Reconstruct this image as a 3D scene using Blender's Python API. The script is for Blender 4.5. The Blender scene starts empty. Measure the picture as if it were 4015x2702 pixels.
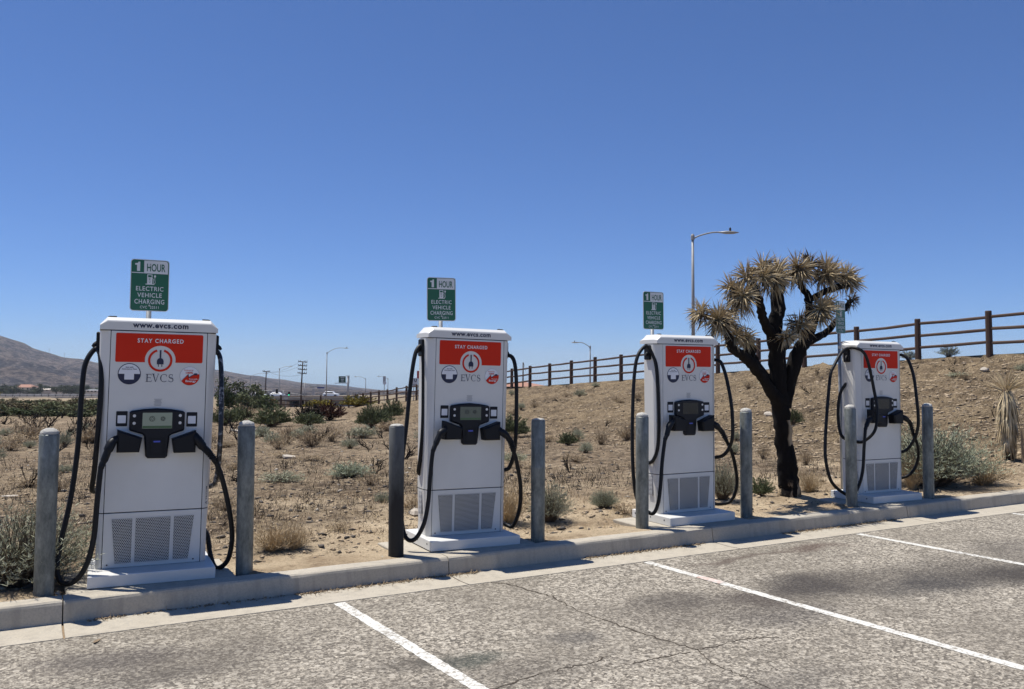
import bpy, math, random
import numpy as np
from mathutils import Vector, Matrix
R = math.radians
sc = bpy.context.scene
col = sc.collection

# ------------------------------------------------------------------ camera
cam_d = bpy.data.cameras.new('camera'); cam = bpy.data.objects.new('camera', cam_d); col.objects.link(cam)
F_PX, YAW, PITCH, ROLL = 3340.75, .5111, .0531, .0052
cam_d.sensor_width = 36; cam_d.lens = F_PX / 4015 * 36; cam_d.shift_y = -79.2 / 4015
cam_d.clip_start = .1; cam_d.clip_end = 9000
CAM = Vector((-.8302, -6.9584, 1.7622))
fw = Vector((math.sin(YAW) * math.cos(PITCH), math.cos(YAW) * math.cos(PITCH), math.sin(PITCH)))
rt = Vector((math.cos(YAW), -math.sin(YAW), 0)); up = rt.cross(fw)
r2 = rt * math.cos(ROLL) + up * math.sin(ROLL); u2 = up * math.cos(ROLL) - rt * math.sin(ROLL)
cam.matrix_world = Matrix(((r2.x, u2.x, -fw.x, CAM.x), (r2.y, u2.y, -fw.y, CAM.y), (r2.z, u2.z, -fw.z, CAM.z), (0, 0, 0, 1)))
sc.camera = cam
sc.render.resolution_x, sc.render.resolution_y = 1024, 689
sc.render.engine = 'CYCLES'; sc.cycles.diffuse_bounces = 1; sc.cycles.max_bounces = 6
# ------------------------------------------------------------------ light
SUN_EL, SUN_AZ = R(69), R(-36)          # azimuth from +Y towards +X
sd = Vector((math.sin(SUN_AZ) * math.cos(SUN_EL), math.cos(SUN_AZ) * math.cos(SUN_EL), math.sin(SUN_EL)))
w = bpy.data.worlds.new('World'); sc.world = w; w.use_nodes = True
nt = w.node_tree; bg = nt.nodes['Background']
sky = nt.nodes.new('ShaderNodeTexSky'); sky.sky_type = 'NISHITA'; sky.sun_disc = False
sky.sun_elevation = SUN_EL; sky.sun_rotation = SUN_AZ % (2 * math.pi)
sky.altitude = 3000; sky.air_density = 1.0; sky.dust_density = 0; sky.ozone_density = 6
gm = nt.nodes.new('ShaderNodeGamma'); gm.inputs[1].default_value = .85; nt.links.new(sky.outputs[0], gm.inputs[0])
tn = nt.nodes.new('ShaderNodeMix'); tn.data_type = 'RGBA'; tn.blend_type = 'MULTIPLY'; tn.inputs[0].default_value = 1
tn.inputs[7].default_value = (.50, .635, .88, 1); nt.links.new(gm.outputs[0], tn.inputs[6])
nt.links.new(tn.outputs[2], bg.inputs[0]); bg.inputs[1].default_value = .15
ld = bpy.data.lights.new('sun', 'SUN'); lo = bpy.data.objects.new('sun', ld); col.objects.link(lo)
ld.energy = 5.0; ld.angle = R(.53); ld.color = (1, .965, .9)
lo.rotation_euler = sd.to_track_quat('Z', 'Y').to_euler(); lo.location = (0, 0, 30)
sc.view_settings.view_transform = 'Standard'; sc.view_settings.look = 'None'
sc.view_settings.exposure = .2; sc.view_settings.gamma = 1; sc.view_settings.use_curve_mapping = False

# ------------------------------------------------------------------ helpers
def tag(o, label=None, cat=None, group=None, kind=None):
    if label: o['label'] = label
    if cat: o['category'] = cat
    if group: o['group'] = group
    if kind: o['kind'] = kind
    return o
def empty(name, loc=(0, 0, 0), rz=0, parent=None):
    o = bpy.data.objects.new(name, None); col.objects.link(o); o.location = loc; o.rotation_euler = (0, 0, rz)
    o.empty_display_size = .1; o.parent = parent
    return o
def link(name, me, parent=None, loc=(0, 0, 0), rz=0, scale=None):
    o = bpy.data.objects.new(name, me); col.objects.link(o); o.parent = parent; o.location = loc
    o.rotation_euler = (0, 0, rz)
    if scale is not None: o.scale = scale
    return o
def mesh(name, v, f, m=None, smooth=False):
    me = bpy.data.meshes.new(name); me.from_pydata([tuple(map(float, p)) for p in v], [], f)
    if m: me.materials.append(m)
    if smooth: me.polygons.foreach_set('use_smooth', [True] * len(me.polygons))
    me.update(); return me
class MB:
    def __init__(s): s.v = []; s.f = []
    def add(s, v, f):
        n = len(s.v); s.v += [tuple(p) for p in v]; s.f += [tuple(i + n for i in q) for q in f]; return s
    def box(s, x0, x1, y0, y1, z0, z1):
        return s.add([(x0,y0,z0),(x1,y0,z0),(x1,y1,z0),(x0,y1,z0),(x0,y0,z1),(x1,y0,z1),(x1,y1,z1),(x0,y1,z1)],
                     [(0,3,2,1),(4,5,6,7),(0,1,5,4),(1,2,6,5),(2,3,7,6),(3,0,4,7)])
    def bbox(s, x0, x1, y0, y1, z0, z1, b=.006):
        # box with chamfered edges: three nested rings
        def ring(i, z): return [(x0+i,y0+i,z),(x1-i,y0+i,z),(x1-i,y1-i,z),(x0+i,y1-i,z)]
        v = ring(b,z0)+ring(0,z0+b)+ring(0,z1-b)+ring(b,z1); f=[(3,2,1,0),(12,13,14,15)]
        for k in range(3):
            for i in range(4): f.append((4*k+i,4*k+(i+1)%4,4*k+4+(i+1)%4,4*k+4+i))
        return s.add(v,f)
    def loft(s, rings, cap=True, closed=True):
        n = len(rings[0]); v = [p for r in rings for p in r]; f = []
        for k in range(len(rings)-1):
            for i in range(n if closed else n-1):
                f.append((k*n+i, k*n+(i+1)%n, (k+1)*n+(i+1)%n, (k+1)*n+i))
        if cap: f.append(tuple(range(n-1,-1,-1))); f.append(tuple(range((len(rings)-1)*n,len(rings)*n)))
        return s.add(v,f)
    def tube(s, pts, rad, n=8, cap=True, jit=0, rng=None):
        pts = [Vector(p) for p in pts]; rad = rad if hasattr(rad,'__len__') else [rad]*len(pts)
        rings = []; ref = None
        for i,p in enumerate(pts):
            t = (pts[min(i+1,len(pts)-1)]-pts[max(i-1,0)])
            t = t.normalized() if t.length > 1e-9 else Vector((0,0,1))
            if ref is None: ref = Vector((1,0,0)) if abs(t.x) < .9 else Vector((0,1,0))
            a = (ref - t*ref.dot(t)).normalized(); b = t.cross(a); ref = a
            rings.append([tuple(p+(a*math.cos(2*math.pi*k/n)+b*math.sin(2*math.pi*k/n))*rad[i]*(1+(rng.uniform(-jit,jit) if jit else 0))) for k in range(n)])
        return s.loft(rings,cap)
    def lathe(s, prof, n=24, c=(0,0), cap=True):
        return s.loft([[(c[0]+r*math.cos(2*math.pi*k/n), c[1]+r*math.sin(2*math.pi*k/n), z) for k in range(n)] for r,z in prof], cap)
    def prism(s, poly, y0, y1, inset=0, bev=0):
        # poly in (x,z), counter-clockwise seen from -y; front at y0, back at y1
        cx = sum(p[0] for p in poly)/len(poly); cz = sum(p[1] for p in poly)/len(poly)
        rings = []
        if bev:
            n=len(poly); inn=[]
            for i in range(n):
                a=Vector(poly[i-1]);b=Vector(poly[i]);c_=Vector(poly[(i+1)%n])
                d1=(b-a).normalized();d2=(c_-b).normalized(); n1=Vector((-d1.y,d1.x));n2=Vector((-d2.y,d2.x)); m_=(n1+n2); m_=m_.normalized() if m_.length>1e-6 else n1
                inn.append(b+m_*inset/max(.4,m_.dot(n1)))
            rings.append([(p.x,y0,p.y) for p in inn]); rings.append([(p[0],y0+bev,p[1]) for p in poly])
        else: rings.append([(p[0],y0,p[1]) for p in poly])
        rings.append([(p[0],y1,p[1]) for p in poly])
        # orientation: ring order ccw from -y ; loft goes towards +y
        n=len(poly); v=[p for r in rings for p in r]; f=[]
        for k in range(len(rings)-1):
            for i in range(n): f.append((k*n+(i+1)%n,k*n+i,(k+1)*n+i,(k+1)*n+(i+1)%n))
        f.append(tuple(range(n))); f.append(tuple(range(len(rings)*n-1,(len(rings)-1)*n-1,-1)))
        return s.add(v,f)
    def me(s, name, m=None, smooth=False): return mesh(name, s.v, s.f, m, smooth)
    def build(s, name, m=None, parent=None, smooth=False, **k): return link(name, s.me(name, m, smooth), parent, **k)
def rrect(x0,x1,z0,z1,r,n=4):
    o=[]
    for cx,cz,a in ((x1-r,z0+r,-90),(x1-r,z1-r,0),(x0+r,z1-r,90),(x0+r,z0+r,180)):
        for k in range(n+1):
            t=R(a+90*k/n); o.append((cx+r*math.cos(t),cz+r*math.sin(t)))
    return o
def disc(cx,cz,r,n=28): return [(cx+r*math.cos(2*math.pi*k/n),cz+r*math.sin(2*math.pi*k/n)) for k in range(n)]
def spline(pts, per=5):
    P=[Vector(p) for p in pts]; P=[P[0]*2-P[1]]+P+[P[-1]*2-P[-2]]; o=[]
    for i in range(1,len(P)-2):
        a,b,c,d=P[i-1:i+3]
        for k in range(per):
            t=k/per
            o.append(.5*((2*b)+(c-a)*t+(2*a-5*b+4*c-d)*t*t+(3*b-a-3*c+d)*t**3))
    o.append(P[-2]); return o
def text_me(s, w, h, offset=0, spacing=1.0, shear=0):
    c=bpy.data.curves.new('t','FONT'); c.body=s; c.size=1; c.offset=offset; c.space_character=spacing; c.shear=shear; c.resolution_u=3
    o=bpy.data.objects.new('t',c); col.objects.link(o); bpy.context.view_layer.update()
    dg=bpy.context.evaluated_depsgraph_get(); me=bpy.data.meshes.new_from_object(o.evaluated_get(dg))
    V=np.array([v.co[:] for v in me.vertices]); Fc=[tuple(p.vertices) for p in me.polygons]
    bpy.data.objects.remove(o); bpy.data.curves.remove(c); bpy.data.meshes.remove(me)
    lo_,hi=V.min(0),V.max(0); V=(V-(lo_+hi)/2)/(hi-lo_+1e-9)
    return [(p[0]*w,p[1]*h) for p in V],Fc
# ---- numpy value noise
def _hash(ix,iy,s):
    h=(ix.astype(np.int64)*374761393+iy.astype(np.int64)*668265263+s*974634777)&0x7fffffff
    h=((h^(h>>13))*1274126177)&0x7fffffff
    return ((h^(h>>16))&0xffff)/65535.
def vnoise(x,y,s=0):
    ix,iy=np.floor(x),np.floor(y); fx,fy=x-ix,y-iy; fx=fx*fx*(3-2*fx); fy=fy*fy*(3-2*fy)
    a,b,c,d=_hash(ix,iy,s),_hash(ix+1,iy,s),_hash(ix,iy+1,s),_hash(ix+1,iy+1,s)
    return (a*(1-fx)+b*fx)*(1-fy)+(c*(1-fx)+d*fx)*fy
def fbm(x,y,o=4,s=0):
    r=0;a=1;t=0
    for k in range(o): r=r+a*vnoise(x*2**k,y*2**k,s+k); t+=a; a*=.5
    return r/t
# ---- materials
class NT:
    def __init__(s,name):
        s.m=bpy.data.materials.new(name); s.m.use_nodes=True; s.t=s.m.node_tree; s.b=s.t.nodes['Principled BSDF']; s.L=s.t.links
        s.co=None
    def n(s,ty,**k):
        o=s.t.nodes.new(ty)
        for a,b in k.items(): setattr(o,a,b)
        return o
    def pos(s,world=False):
        if world: return s.n('ShaderNodeNewGeometry').outputs['Position']
        if s.co is None: s.co=s.n('ShaderNodeTexCoord').outputs['Object']
        return s.co
    def mul(s,v,k):
        o=s.n('ShaderNodeVectorMath',operation='MULTIPLY'); s.L.new(v,o.inputs[0]); o.inputs[1].default_value=k; return o.outputs[0]
    def noise(s,v,scale,detail=4,rough=.55,dist=0):
        o=s.n('ShaderNodeTexNoise'); s.L.new(v,o.inputs['Vector']); o.inputs['Scale'].default_value=scale; o.inputs['Detail'].default_value=detail
        o.inputs['Roughness'].default_value=rough; o.inputs['Distortion'].default_value=dist; return o.outputs['Fac']
    def vor(s,v,scale,out='Distance',feature='F1'):
        o=s.n('ShaderNodeTexVoronoi',feature=feature); s.L.new(v,o.inputs['Vector']); o.inputs['Scale'].default_value=scale; return o.outputs[out]
    def ramp(s,f,stops):
        o=s.n('ShaderNodeValToRGB'); s.L.new(f,o.inputs[0]); e=o.color_ramp.elements
        while len(e)<len(stops): e.new(.5)
        for i,(p,c) in enumerate(stops):
            e[i].position=p; e[i].color=(c,c,c,1) if not hasattr(c,'__len__') else (*c,1)
        return o.outputs[0]
    def mix(s,f,a,b,mode='MIX'):
        o=s.n('ShaderNodeMix',data_type='RGBA',blend_type=mode)
        for i,v in ((0,f),(6,a),(7,b)):
            if hasattr(v,'is_linked'): s.L.new(v,o.inputs[i])
            elif hasattr(v,'__len__'): o.inputs[i].default_value=(*v,1)
            else: o.inputs[i].default_value=v
        return o.outputs[2]
    def math(s,op,a,b=0,clamp=False):
        o=s.n('ShaderNodeMath',operation=op,use_clamp=clamp)
        for i,v in ((0,a),(1,b)):
            if hasattr(v,'is_linked'): s.L.new(v,o.inputs[i])
            else: o.inputs[i].default_value=v
        return o.outputs[0]
    def bump(s,h,strength=.3,dist=.01,prev=None):
        o=s.n('ShaderNodeBump'); s.L.new(h,o.inputs['Height']); o.inputs['Strength'].default_value=strength; o.inputs['Distance'].default_value=dist
        if prev: s.L.new(prev,o.inputs['Normal'])
        return o.outputs[0]
    def out(s,color=None,rough=.6,metal=0,normal=None,spec=.5,emit=None,es=0):
        b=s.b
        if color is not None:
            if hasattr(color,'is_linked'): s.L.new(color,b.inputs['Base Color'])
            else: b.inputs['Base Color'].default_value=(*color,1)
        if hasattr(rough,'is_linked'): s.L.new(rough,b.inputs['Roughness'])
        else: b.inputs['Roughness'].default_value=rough
        b.inputs['Metallic'].default_value=metal; b.inputs['Specular IOR Level'].default_value=spec
        if normal: s.L.new(normal,b.inputs['Normal'])
        if emit: b.inputs['Emission Color'].default_value=(*emit,1); b.inputs['Emission Strength'].default_value=es
        return s.m
def simple(name,c,rough=.6,metal=0,spec=.5,var=.18,scale=6,bump=0,bscale=40):
    k=NT(name); v=k.pos(); f=k.noise(v,scale,4)
    c2=k.mix(f,tuple(x*(1-var) for x in c),tuple(min(1,x*(1+var)) for x in c))
    nb=k.bump(k.noise(v,bscale,3),bump,.01) if bump else None
    return k.out(c2,rough,metal,nb,spec)
M={}
# white powder coat, faintly dusty
k=NT('white_powdercoat'); v=k.pos(); f=k.noise(v,2.3,5,.6); g=k.noise(v,60,2)
k.out(k.mix(k.ramp(f,[(.35,0),(.8,1)]),(.72,.705,.66),(.65,.635,.59)),.42,0,k.bump(g,.03,.001)); M['white']=k.m
M['dark_gap']=simple('dark_gap',(.012,.012,.014),.8)
k=NT('red_vinyl'); v=k.pos(); M['red']=k.out(k.mix(k.noise(v,4,3),(.62,.024,.006),(.68,.032,.010)),.6,spec=.2)
M['navy']=simple('navy_vinyl',(.012,.016,.05),.5)
M['decal_white']=simple('white_vinyl',(.78,.78,.79),.45,var=.04)
M['decal_grey']=simple('grey_print',(.28,.28,.29),.6)
M['black_plastic']=simple('black_plastic',(.007,.008,.011),.5,spec=.25,bump=.05,bscale=200)
M['console']=simple('console_black',(.008,.009,.014),.4,spec=.25)
M['button']=simple('button_metal',(.6,.6,.6),.35,.5)
k=NT('cable_rubber'); v=k.pos(); f=k.noise(v,14,4)
M['cable']=k.out(spec=.3,color=k.mix(f,(.004,.004,.0045),(.010,.010,.011)),rough=k.ramp(f,[(.3,.42),(.7,.6)]),normal=k.bump(k.noise(v,90,3),.1,.002))
k=NT('worn_cable_rubber'); v=k.pos(); f=k.noise(v,18,5,.7)
M['cable_worn']=k.out(k.mix(k.ramp(f,[(.5,0),(.62,1)]),(.012,.012,.013),(.34,.34,.35)),.35,0,k.bump(f,.3,.004))
k=NT('galvanised_steel'); v=k.pos(); f=k.vor(v,30,'Color'); g=k.noise(k.mul(v,(1,1,.35)),13,6,.75)
cc=k.mix(k.ramp(g,[(.36,0),(.66,1)]),(.105,.113,.098),(.29,.30,.27)); fs_=k.n('ShaderNodeSeparateColor'); k.L.new(f,fs_.inputs[0]); cc=k.mix(k.math('MULTIPLY',fs_.outputs[0],.28),cc,(.10,.11,.108))
M['galv']=k.out(cc,k.ramp(g,[(.3,.62),(.7,.42)]),.35,k.bump(k.noise(v,50,3),.08,.003))
k=NT('scorched_steel'); v=k.pos(); g=k.noise(k.mul(v,(1,1,.3)),9,5,.7); sz=k.n('ShaderNodeSeparateXYZ'); k.L.new(v,sz.inputs[0])
hz=k.math('ADD',k.math('MULTIPLY',sz.outputs[2],1.15),k.math('MULTIPLY',g,.9)); soot=k.ramp(k.math('MULTIPLY',hz,.5),[(.50,1),(.80,.5)])
base=k.mix(k.ramp(g,[(.3,0),(.75,1)]),(.17,.175,.165),(.29,.3,.29)); M['galv_burnt']=k.out(k.mix(soot,base,(.014,.013,.012)),.72,.1,k.bump(g,.2,.004))
M['galv_plain']=simple('galvanised_post',(.36,.37,.37),.5,.4,var=.12,scale=12)
k=NT('concrete'); v=k.pos(True); f=k.noise(v,3,6,.65); g=k.noise(v,70,4,.7); st=k.noise(k.mul(v,(5,5,.8)),2.2,4,.6)
cc=k.mix(f,(.38,.33,.25),(.54,.485,.39)); cc=k.mix(k.ramp(st,[(.5,0),(.66,.32)]),cc,(.22,.195,.16)); cc=k.mix(k.ramp(g,[(.35,.5),(.55,0)]),cc,(.30,.28,.25))
M['concrete']=k.out(cc,.88,0,k.bump(g,.25,.004),.3)
k=NT('rough_concrete'); v=k.pos(); g=k.noise(v,38,6,.75); M['cap']=k.out(k.mix(g,(.40,.385,.345),(.66,.635,.575)),.95,0,k.bump(g,.9,.02),.2)
# asphalt with stains
k=NT('aged_asphalt'); v=k.pos(True); ag=k.vor(v,70,'Color'); sv=k.n('ShaderNodeSeparateColor'); k.L.new(ag,sv.inputs[0]); agd=k.vor(v,70)
big=k.noise(v,.55,5,.6); mid=k.noise(k.mul(v,(1,1.6,1)),2.6,5,.65); fine=k.noise(v,42,5,.75)
cc=k.mix(k.ramp(sv.outputs[0],[(.1,0),(.95,1)]),(.13,.112,.088),(.66,.585,.465))
cc=k.mix(k.ramp(fine,[(.4,.75),(.6,0)]),cc,(.085,.075,.066)); ag2=k.n('ShaderNodeSeparateColor'); k.L.new(k.vor(v,38,'Color'),ag2.inputs[0]); cc=k.mix(k.ramp(ag2.outputs[1],[(.0,.55),(.35,0)]),cc,(.085,.072,.056)); cc=k.mix(k.ramp(ag2.outputs[2],[(.72,0),(1,.6)]),cc,(.62,.56,.46)); cc=k.mix(k.ramp(big,[(.46,0),(.62,.4)]),cc,(.17,.147,.115)); cc=k.mix(k.ramp(mid,[(.52,0),(.66,.35)]),cc,(.12,.104,.084))
wob=k.noise(v,1.7,5,.65); wv=k.n('ShaderNodeTexNoise'); k.L.new(v,wv.inputs['Vector']); wv.inputs['Scale'].default_value=1.9; wv.inputs['Detail'].default_value=5
dv=k.n('ShaderNodeVectorMath',operation='MULTIPLY_ADD'); k.L.new(wv.outputs['Color'],dv.inputs[0]); dv.inputs[1].default_value=(.55,.55,0); k.L.new(v,dv.inputs[2])
STAINS=[(5.2,-2.05,1.3,.55,(.07,.06,.05),.6),(6.6,-2.3,1.2,.7,(.06,.052,.045),.65),(8.5,-2.6,1.2,.8,(.07,.06,.05),.6),(3.6,-2.1,.9,.5,(.085,.072,.06),.5),(.1,-1.45,1.0,.4,(.085,.073,.06),.5),(1.6,-2.6,.8,.4,(.085,.073,.06),.45),(6.04,-.92,.55,.16,(.085,.055,.042),.75),(5.05,-.95,1.0,.06,(.10,.075,.06),.75),(4.85,-1.95,.62,.42,(.045,.039,.036),.8),(5.7,-2.4,.75,.35,(.05,.046,.044),.85),
 (6.75,-2.55,.8,.42,(.045,.039,.035),.8),(4.1,-2.0,.38,.3,(.06,.048,.042),.7),(3.5,-1.8,.5,.25,(.07,.06,.052),.65),(4.0,-2.45,.6,.35,(.07,.062,.058),.55),(2.3,-2.2,.25,.25,(.06,.056,.055),.55),
 (1.5,-2.2,.3,.2,(.045,.055,.045),.75),(1.2,-2.15,.35,.18,(.07,.06,.05),.6),(-.4,-1.2,.55,.3,(.07,.06,.055),.65),(-.2,-1.65,.5,.25,(.08,.07,.06),.5),(7.9,-1.9,.8,.5,(.08,.07,.062),.5),(3.0,-3.4,.7,.3,(.09,.08,.07),.5)]
for (sx,sy,ra,rb,c_,st_) in STAINS:
    a=k.n('ShaderNodeVectorMath',operation='SUBTRACT'); k.L.new(dv.outputs[0],a.inputs[0]); a.inputs[1].default_value=(sx+.275,sy+.275,0)
    b=k.n('ShaderNodeVectorMath',operation='MULTIPLY'); k.L.new(a.outputs[0],b.inputs[0]); b.inputs[1].default_value=(1/ra,1/rb,0)
    l=k.n('ShaderNodeVectorMath',operation='LENGTH'); k.L.new(b.outputs[0],l.inputs[0])
    cc=k.mix(k.math('MULTIPLY',k.ramp(l.outputs['Value'],[(.35,min(1,st_*1.2)),(1.1,0)]),k.ramp(fine,[(.3,1),(.7,.55)])),cc,c_)
M['asphalt']=k.out(cc,.9,0,k.bump(agd,.7,.006,k.bump(fine,.5,.006)),.25)
k=NT('worn_white_paint'); v=k.pos(True); g=k.noise(v,30,5,.75); h=k.noise(v,3,4,.6); mm=k.math('ADD',g,k.math('MULTIPLY',h,.35))
M['paint']=k.out(k.mix(k.ramp(mm,[(.56,1),(.68,0)]),(.66,.64,.58),(.28,.25,.205)),.8,0,k.bump(k.vor(v,95),.4,.004),.3)
k=NT('pink_stained_paint'); v=k.pos(True); M['paint_pink']=k.out(k.mix(k.ramp(k.noise(v,14,5,.7),[(.4,0),(.6,1)]),(.52,.36,.29),(.62,.58,.52)),.8)
M['crack']=simple('crack_dirt',(.07,.057,.045),1,spec=.1,var=.4,scale=30)
# sandy ground; 'burn' and 'bank' attributes hold where the fire passed, shade streaks painted on the bank, and the bank itself
k=NT('sandy_ground'); v=k.pos(True)
at=k.n('ShaderNodeAttribute'); at.attribute_name='zone'; sz=k.n('ShaderNodeSeparateColor'); k.L.new(at.outputs['Color'],sz.inputs[0])
n1=k.noise(v,1.1,6,.65); n2=k.noise(v,7,6,.7); n3=k.noise(v,38,5,.75); n4=k.noise(v,.25,4,.5)
n5=k.noise(k.mul(v,(1,1.9,1)),16,6,.75,.4); n6=k.noise(v,2.4,7,.72,.3)
sand=k.mix(k.ramp(n1,[(.38,0),(.62,1)]),(.70,.555,.37),(.50,.375,.24)); sand=k.mix(k.ramp(n6,[(.52,0),(.64,.8)]),sand,(.33,.235,.145)); sand=k.mix(k.ramp(n5,[(.56,0),(.65,.7)]),sand,(.25,.175,.105)); sand=k.mix(k.ramp(n3,[(.57,0),(.65,.75)]),sand,(.14,.10,.065))
bank=k.mix(k.ramp(n6,[(.42,0),(.60,1)]),(.44,.335,.205),(.21,.152,.09)); bank=k.mix(k.ramp(n1,[(.44,0),(.62,.65)]),bank,(.235,.18,.115)); bank=k.mix(k.ramp(n5,[(.50,0),(.60,.8)]),bank,(.15,.107,.067)); bank=k.mix(k.ramp(n5,[(.36,.75),(.44,0)]),bank,(.56,.45,.29)); bank=k.mix(k.ramp(n3,[(.54,0),(.62,.8)]),bank,(.11,.08,.05))  # strong light and dark mottling paints in relief contrast along with litter tones
ash=k.mix(k.ramp(n6,[(.42,0),(.60,1)]),(.155,.11,.07),(.05,.038,.029)); ash=k.mix(k.ramp(n5,[(.38,.8),(.46,0)]),ash,(.31,.225,.138)); ash=k.mix(k.ramp(n3,[(.53,0),(.62,.75)]),ash,(.06,.046,.035))
cc=k.mix(sz.outputs[1],sand,bank); cc=k.mix(k.math('MULTIPLY',sz.outputs[0],k.ramp(n2,[(.36,.35),(.6,1)])),cc,ash); cc=k.mix(sz.outputs[2],cc,(.24,.19,.12))
M['ground']=k.out(cc,.97,0,k.bump(n3,.7,.025,k.bump(n5,.9,.05,k.bump(n2,.8,.07))),.1)
M['stone']=simple('stone',(.40,.305,.20),.95,var=.45,scale=3,bump=.4)
M['dark_stone']=simple('dark_stone',(.10,.085,.07),.95,var=.45,scale=3)
M['white_stone']=simple('white_rubble',(.47,.41,.33),.9,var=.2)
M['twig']=simple('dry_twig',(.12,.088,.06),.95,var=.4)
M['char']=simple('charred_wood',(.016,.013,.012),.95,var=.5,bump=.4,spec=.2)
M['litter']=simple('leaf_litter',(.23,.165,.10),.95,var=.5,scale=9)
def leafm(name,a,b,scale=3,trans=.0):
    k=NT(name); v=k.pos(); i=k.n('ShaderNodeObjectInfo'); f=k.noise(v,scale,4,.7); c=k.mix(k.ramp(f,[(.3,0),(.7,1)]),a,b)
    h=k.n('ShaderNodeHueSaturation'); k.L.new(c,h.inputs['Color']); k.L.new(k.math('ADD',k.math('MULTIPLY',i.outputs['Random'],.35),.82),h.inputs['Value'])
    m=k.out(h.outputs[0],.8,0,None,.2)
    if trans: k.b.inputs['Subsurface Weight'].default_value=0
    return m
M['sage_leaf']=leafm('sage_leaf',(.33,.335,.21),(.50,.50,.36))
M['sage_green']=leafm('sage_green',(.27,.30,.19),(.45,.475,.34))
M['dry_leaf']=leafm('dry_stalk',(.36,.265,.155),(.52,.40,.25))
M['green_leaf']=leafm('green_leaf',(.075,.09,.042),(.16,.175,.085))
M['dark_leaf']=leafm('dark_leaf',(.045,.062,.024),(.10,.125,.05))
M['rust_leaf']=leafm('scorched_leaf',(.05,.022,.017),(.09,.04,.028))
M['black_leaf']=leafm('charred_leaf',(.018,.016,.013),(.04,.033,.025))
M['yellow_leaf']=leafm('yellow_flower',(.30,.22,.02),(.15,.145,.04))
M['grass']=leafm('dry_grass_blade',(.40,.30,.17),(.56,.43,.255),.7)
M['olive_leaf']=leafm('olive_leaf',(.115,.095,.05),(.19,.155,.085))
M['far_leaf']=leafm('far_leaf',(.05,.062,.035),(.09,.105,.06),.2)
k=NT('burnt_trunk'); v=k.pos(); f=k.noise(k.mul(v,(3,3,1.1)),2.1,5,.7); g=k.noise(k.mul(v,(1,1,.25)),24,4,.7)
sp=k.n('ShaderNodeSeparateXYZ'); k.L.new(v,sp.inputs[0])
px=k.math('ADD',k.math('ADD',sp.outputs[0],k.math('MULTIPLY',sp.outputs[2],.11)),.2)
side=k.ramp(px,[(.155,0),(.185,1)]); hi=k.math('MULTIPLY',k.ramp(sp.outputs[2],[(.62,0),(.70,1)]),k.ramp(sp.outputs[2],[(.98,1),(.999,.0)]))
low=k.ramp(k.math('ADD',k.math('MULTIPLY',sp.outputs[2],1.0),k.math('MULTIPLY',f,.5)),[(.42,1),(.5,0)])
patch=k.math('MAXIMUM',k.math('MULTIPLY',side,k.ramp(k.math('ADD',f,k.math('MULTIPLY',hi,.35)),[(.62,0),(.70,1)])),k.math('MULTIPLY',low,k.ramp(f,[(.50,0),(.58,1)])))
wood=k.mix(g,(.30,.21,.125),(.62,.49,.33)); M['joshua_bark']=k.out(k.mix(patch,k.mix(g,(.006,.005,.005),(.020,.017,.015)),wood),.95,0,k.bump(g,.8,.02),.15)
k=NT('dead_blade'); v=k.pos(); f=k.noise(v,5,3); M['blade']=k.out(k.mix(k.ramp(f,[(.3,0),(.7,1)]),(.33,.24,.13),(.62,.50,.31)),.6,0,None,.3)
k=NT('dark_blade'); v=k.pos(); f=k.noise(v,5,3); M['blade_dark']=k.out(k.mix(f,(.05,.035,.022),(.17,.12,.07)),.75)
k=NT('brown_rail'); v=k.pos(); f=k.noise(k.mul(v,(1,1,1)),14,5,.7); M['rail']=k.out(k.mix(f,(.042,.022,.014),(.105,.06,.038)),.75,0,k.bump(f,.3,.01))
M['timber']=simple('weathered_timber',(.27,.20,.125),.9,var=.3,scale=10,bump=.3)
M['lamp_grey']=simple('lamp_grey',(.33,.33,.32),.6,.2)
M['pole_wood']=simple('pole_wood',(.06,.042,.03),.9)
M['far_concrete']=simple('far_concrete',(.26,.255,.25),.9)
M['far_dark']=simple('far_dark',(.03,.03,.03),.9)
M['sign_green']=simple('sign_green',(.008,.10,.052),.4,var=.08)
M['sign_white']=simple('sign_white',(.62,.63,.64),.4,var=.06)
M['sign_back']=simple('sign_back',(.42,.42,.42),.5,.3)
M['sign_blue']=simple('sign_blue',(.02,.05,.22),.5)
M['sign_red']=simple('sign_red',(.42,.02,.02),.5)
M['freeway_green']=simple('freeway_green',(.02,.07,.045),.5)
M['orange']=simple('orange_sheet',(.55,.24,.03),.6)
M['tile']=simple('roof_tile',(.36,.19,.13),.9,var=.3,scale=9)
M['stucco']=simple('stucco',(.55,.48,.40),.9)
M['car_white']=simple('car_white',(.75,.75,.75),.25)
M['glass']=simple('dark_glass',(.02,.025,.03),.1)
M['tyre']=simple('tyre',(.015,.015,.015),.9)
k=NT('green_signal'); M['sig_green']=k.out((.0,.3,.15),.4,emit=(.05,1,.5),es=1.5)
k=NT('lit_screen'); v=k.pos(); M['screen']=k.out((.10,.12,.11),.25,emit=(.34,.42,.36),es=.14)
k=NT('lit_screen_dim'); M['screen_dim']=k.out((.05,.06,.055),.25,emit=(.34,.42,.36),es=.05)
k=NT('screen_band'); M['screen_band']=k.out((.03,.06,.03),.25,emit=(.16,.34,.2),es=.05)
M['screen_dark']=simple('screen_dark',(.012,.011,.008),.25)  # polarised display looks dark; that darkness is put into the colour
M['screen_ink']=simple('screen_ink',(.02,.025,.025),.4)
k=NT('card_light'); M['card_blue']=k.out((.01,.015,.05),.4,emit=(.05,.08,.6),es=.25)
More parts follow.
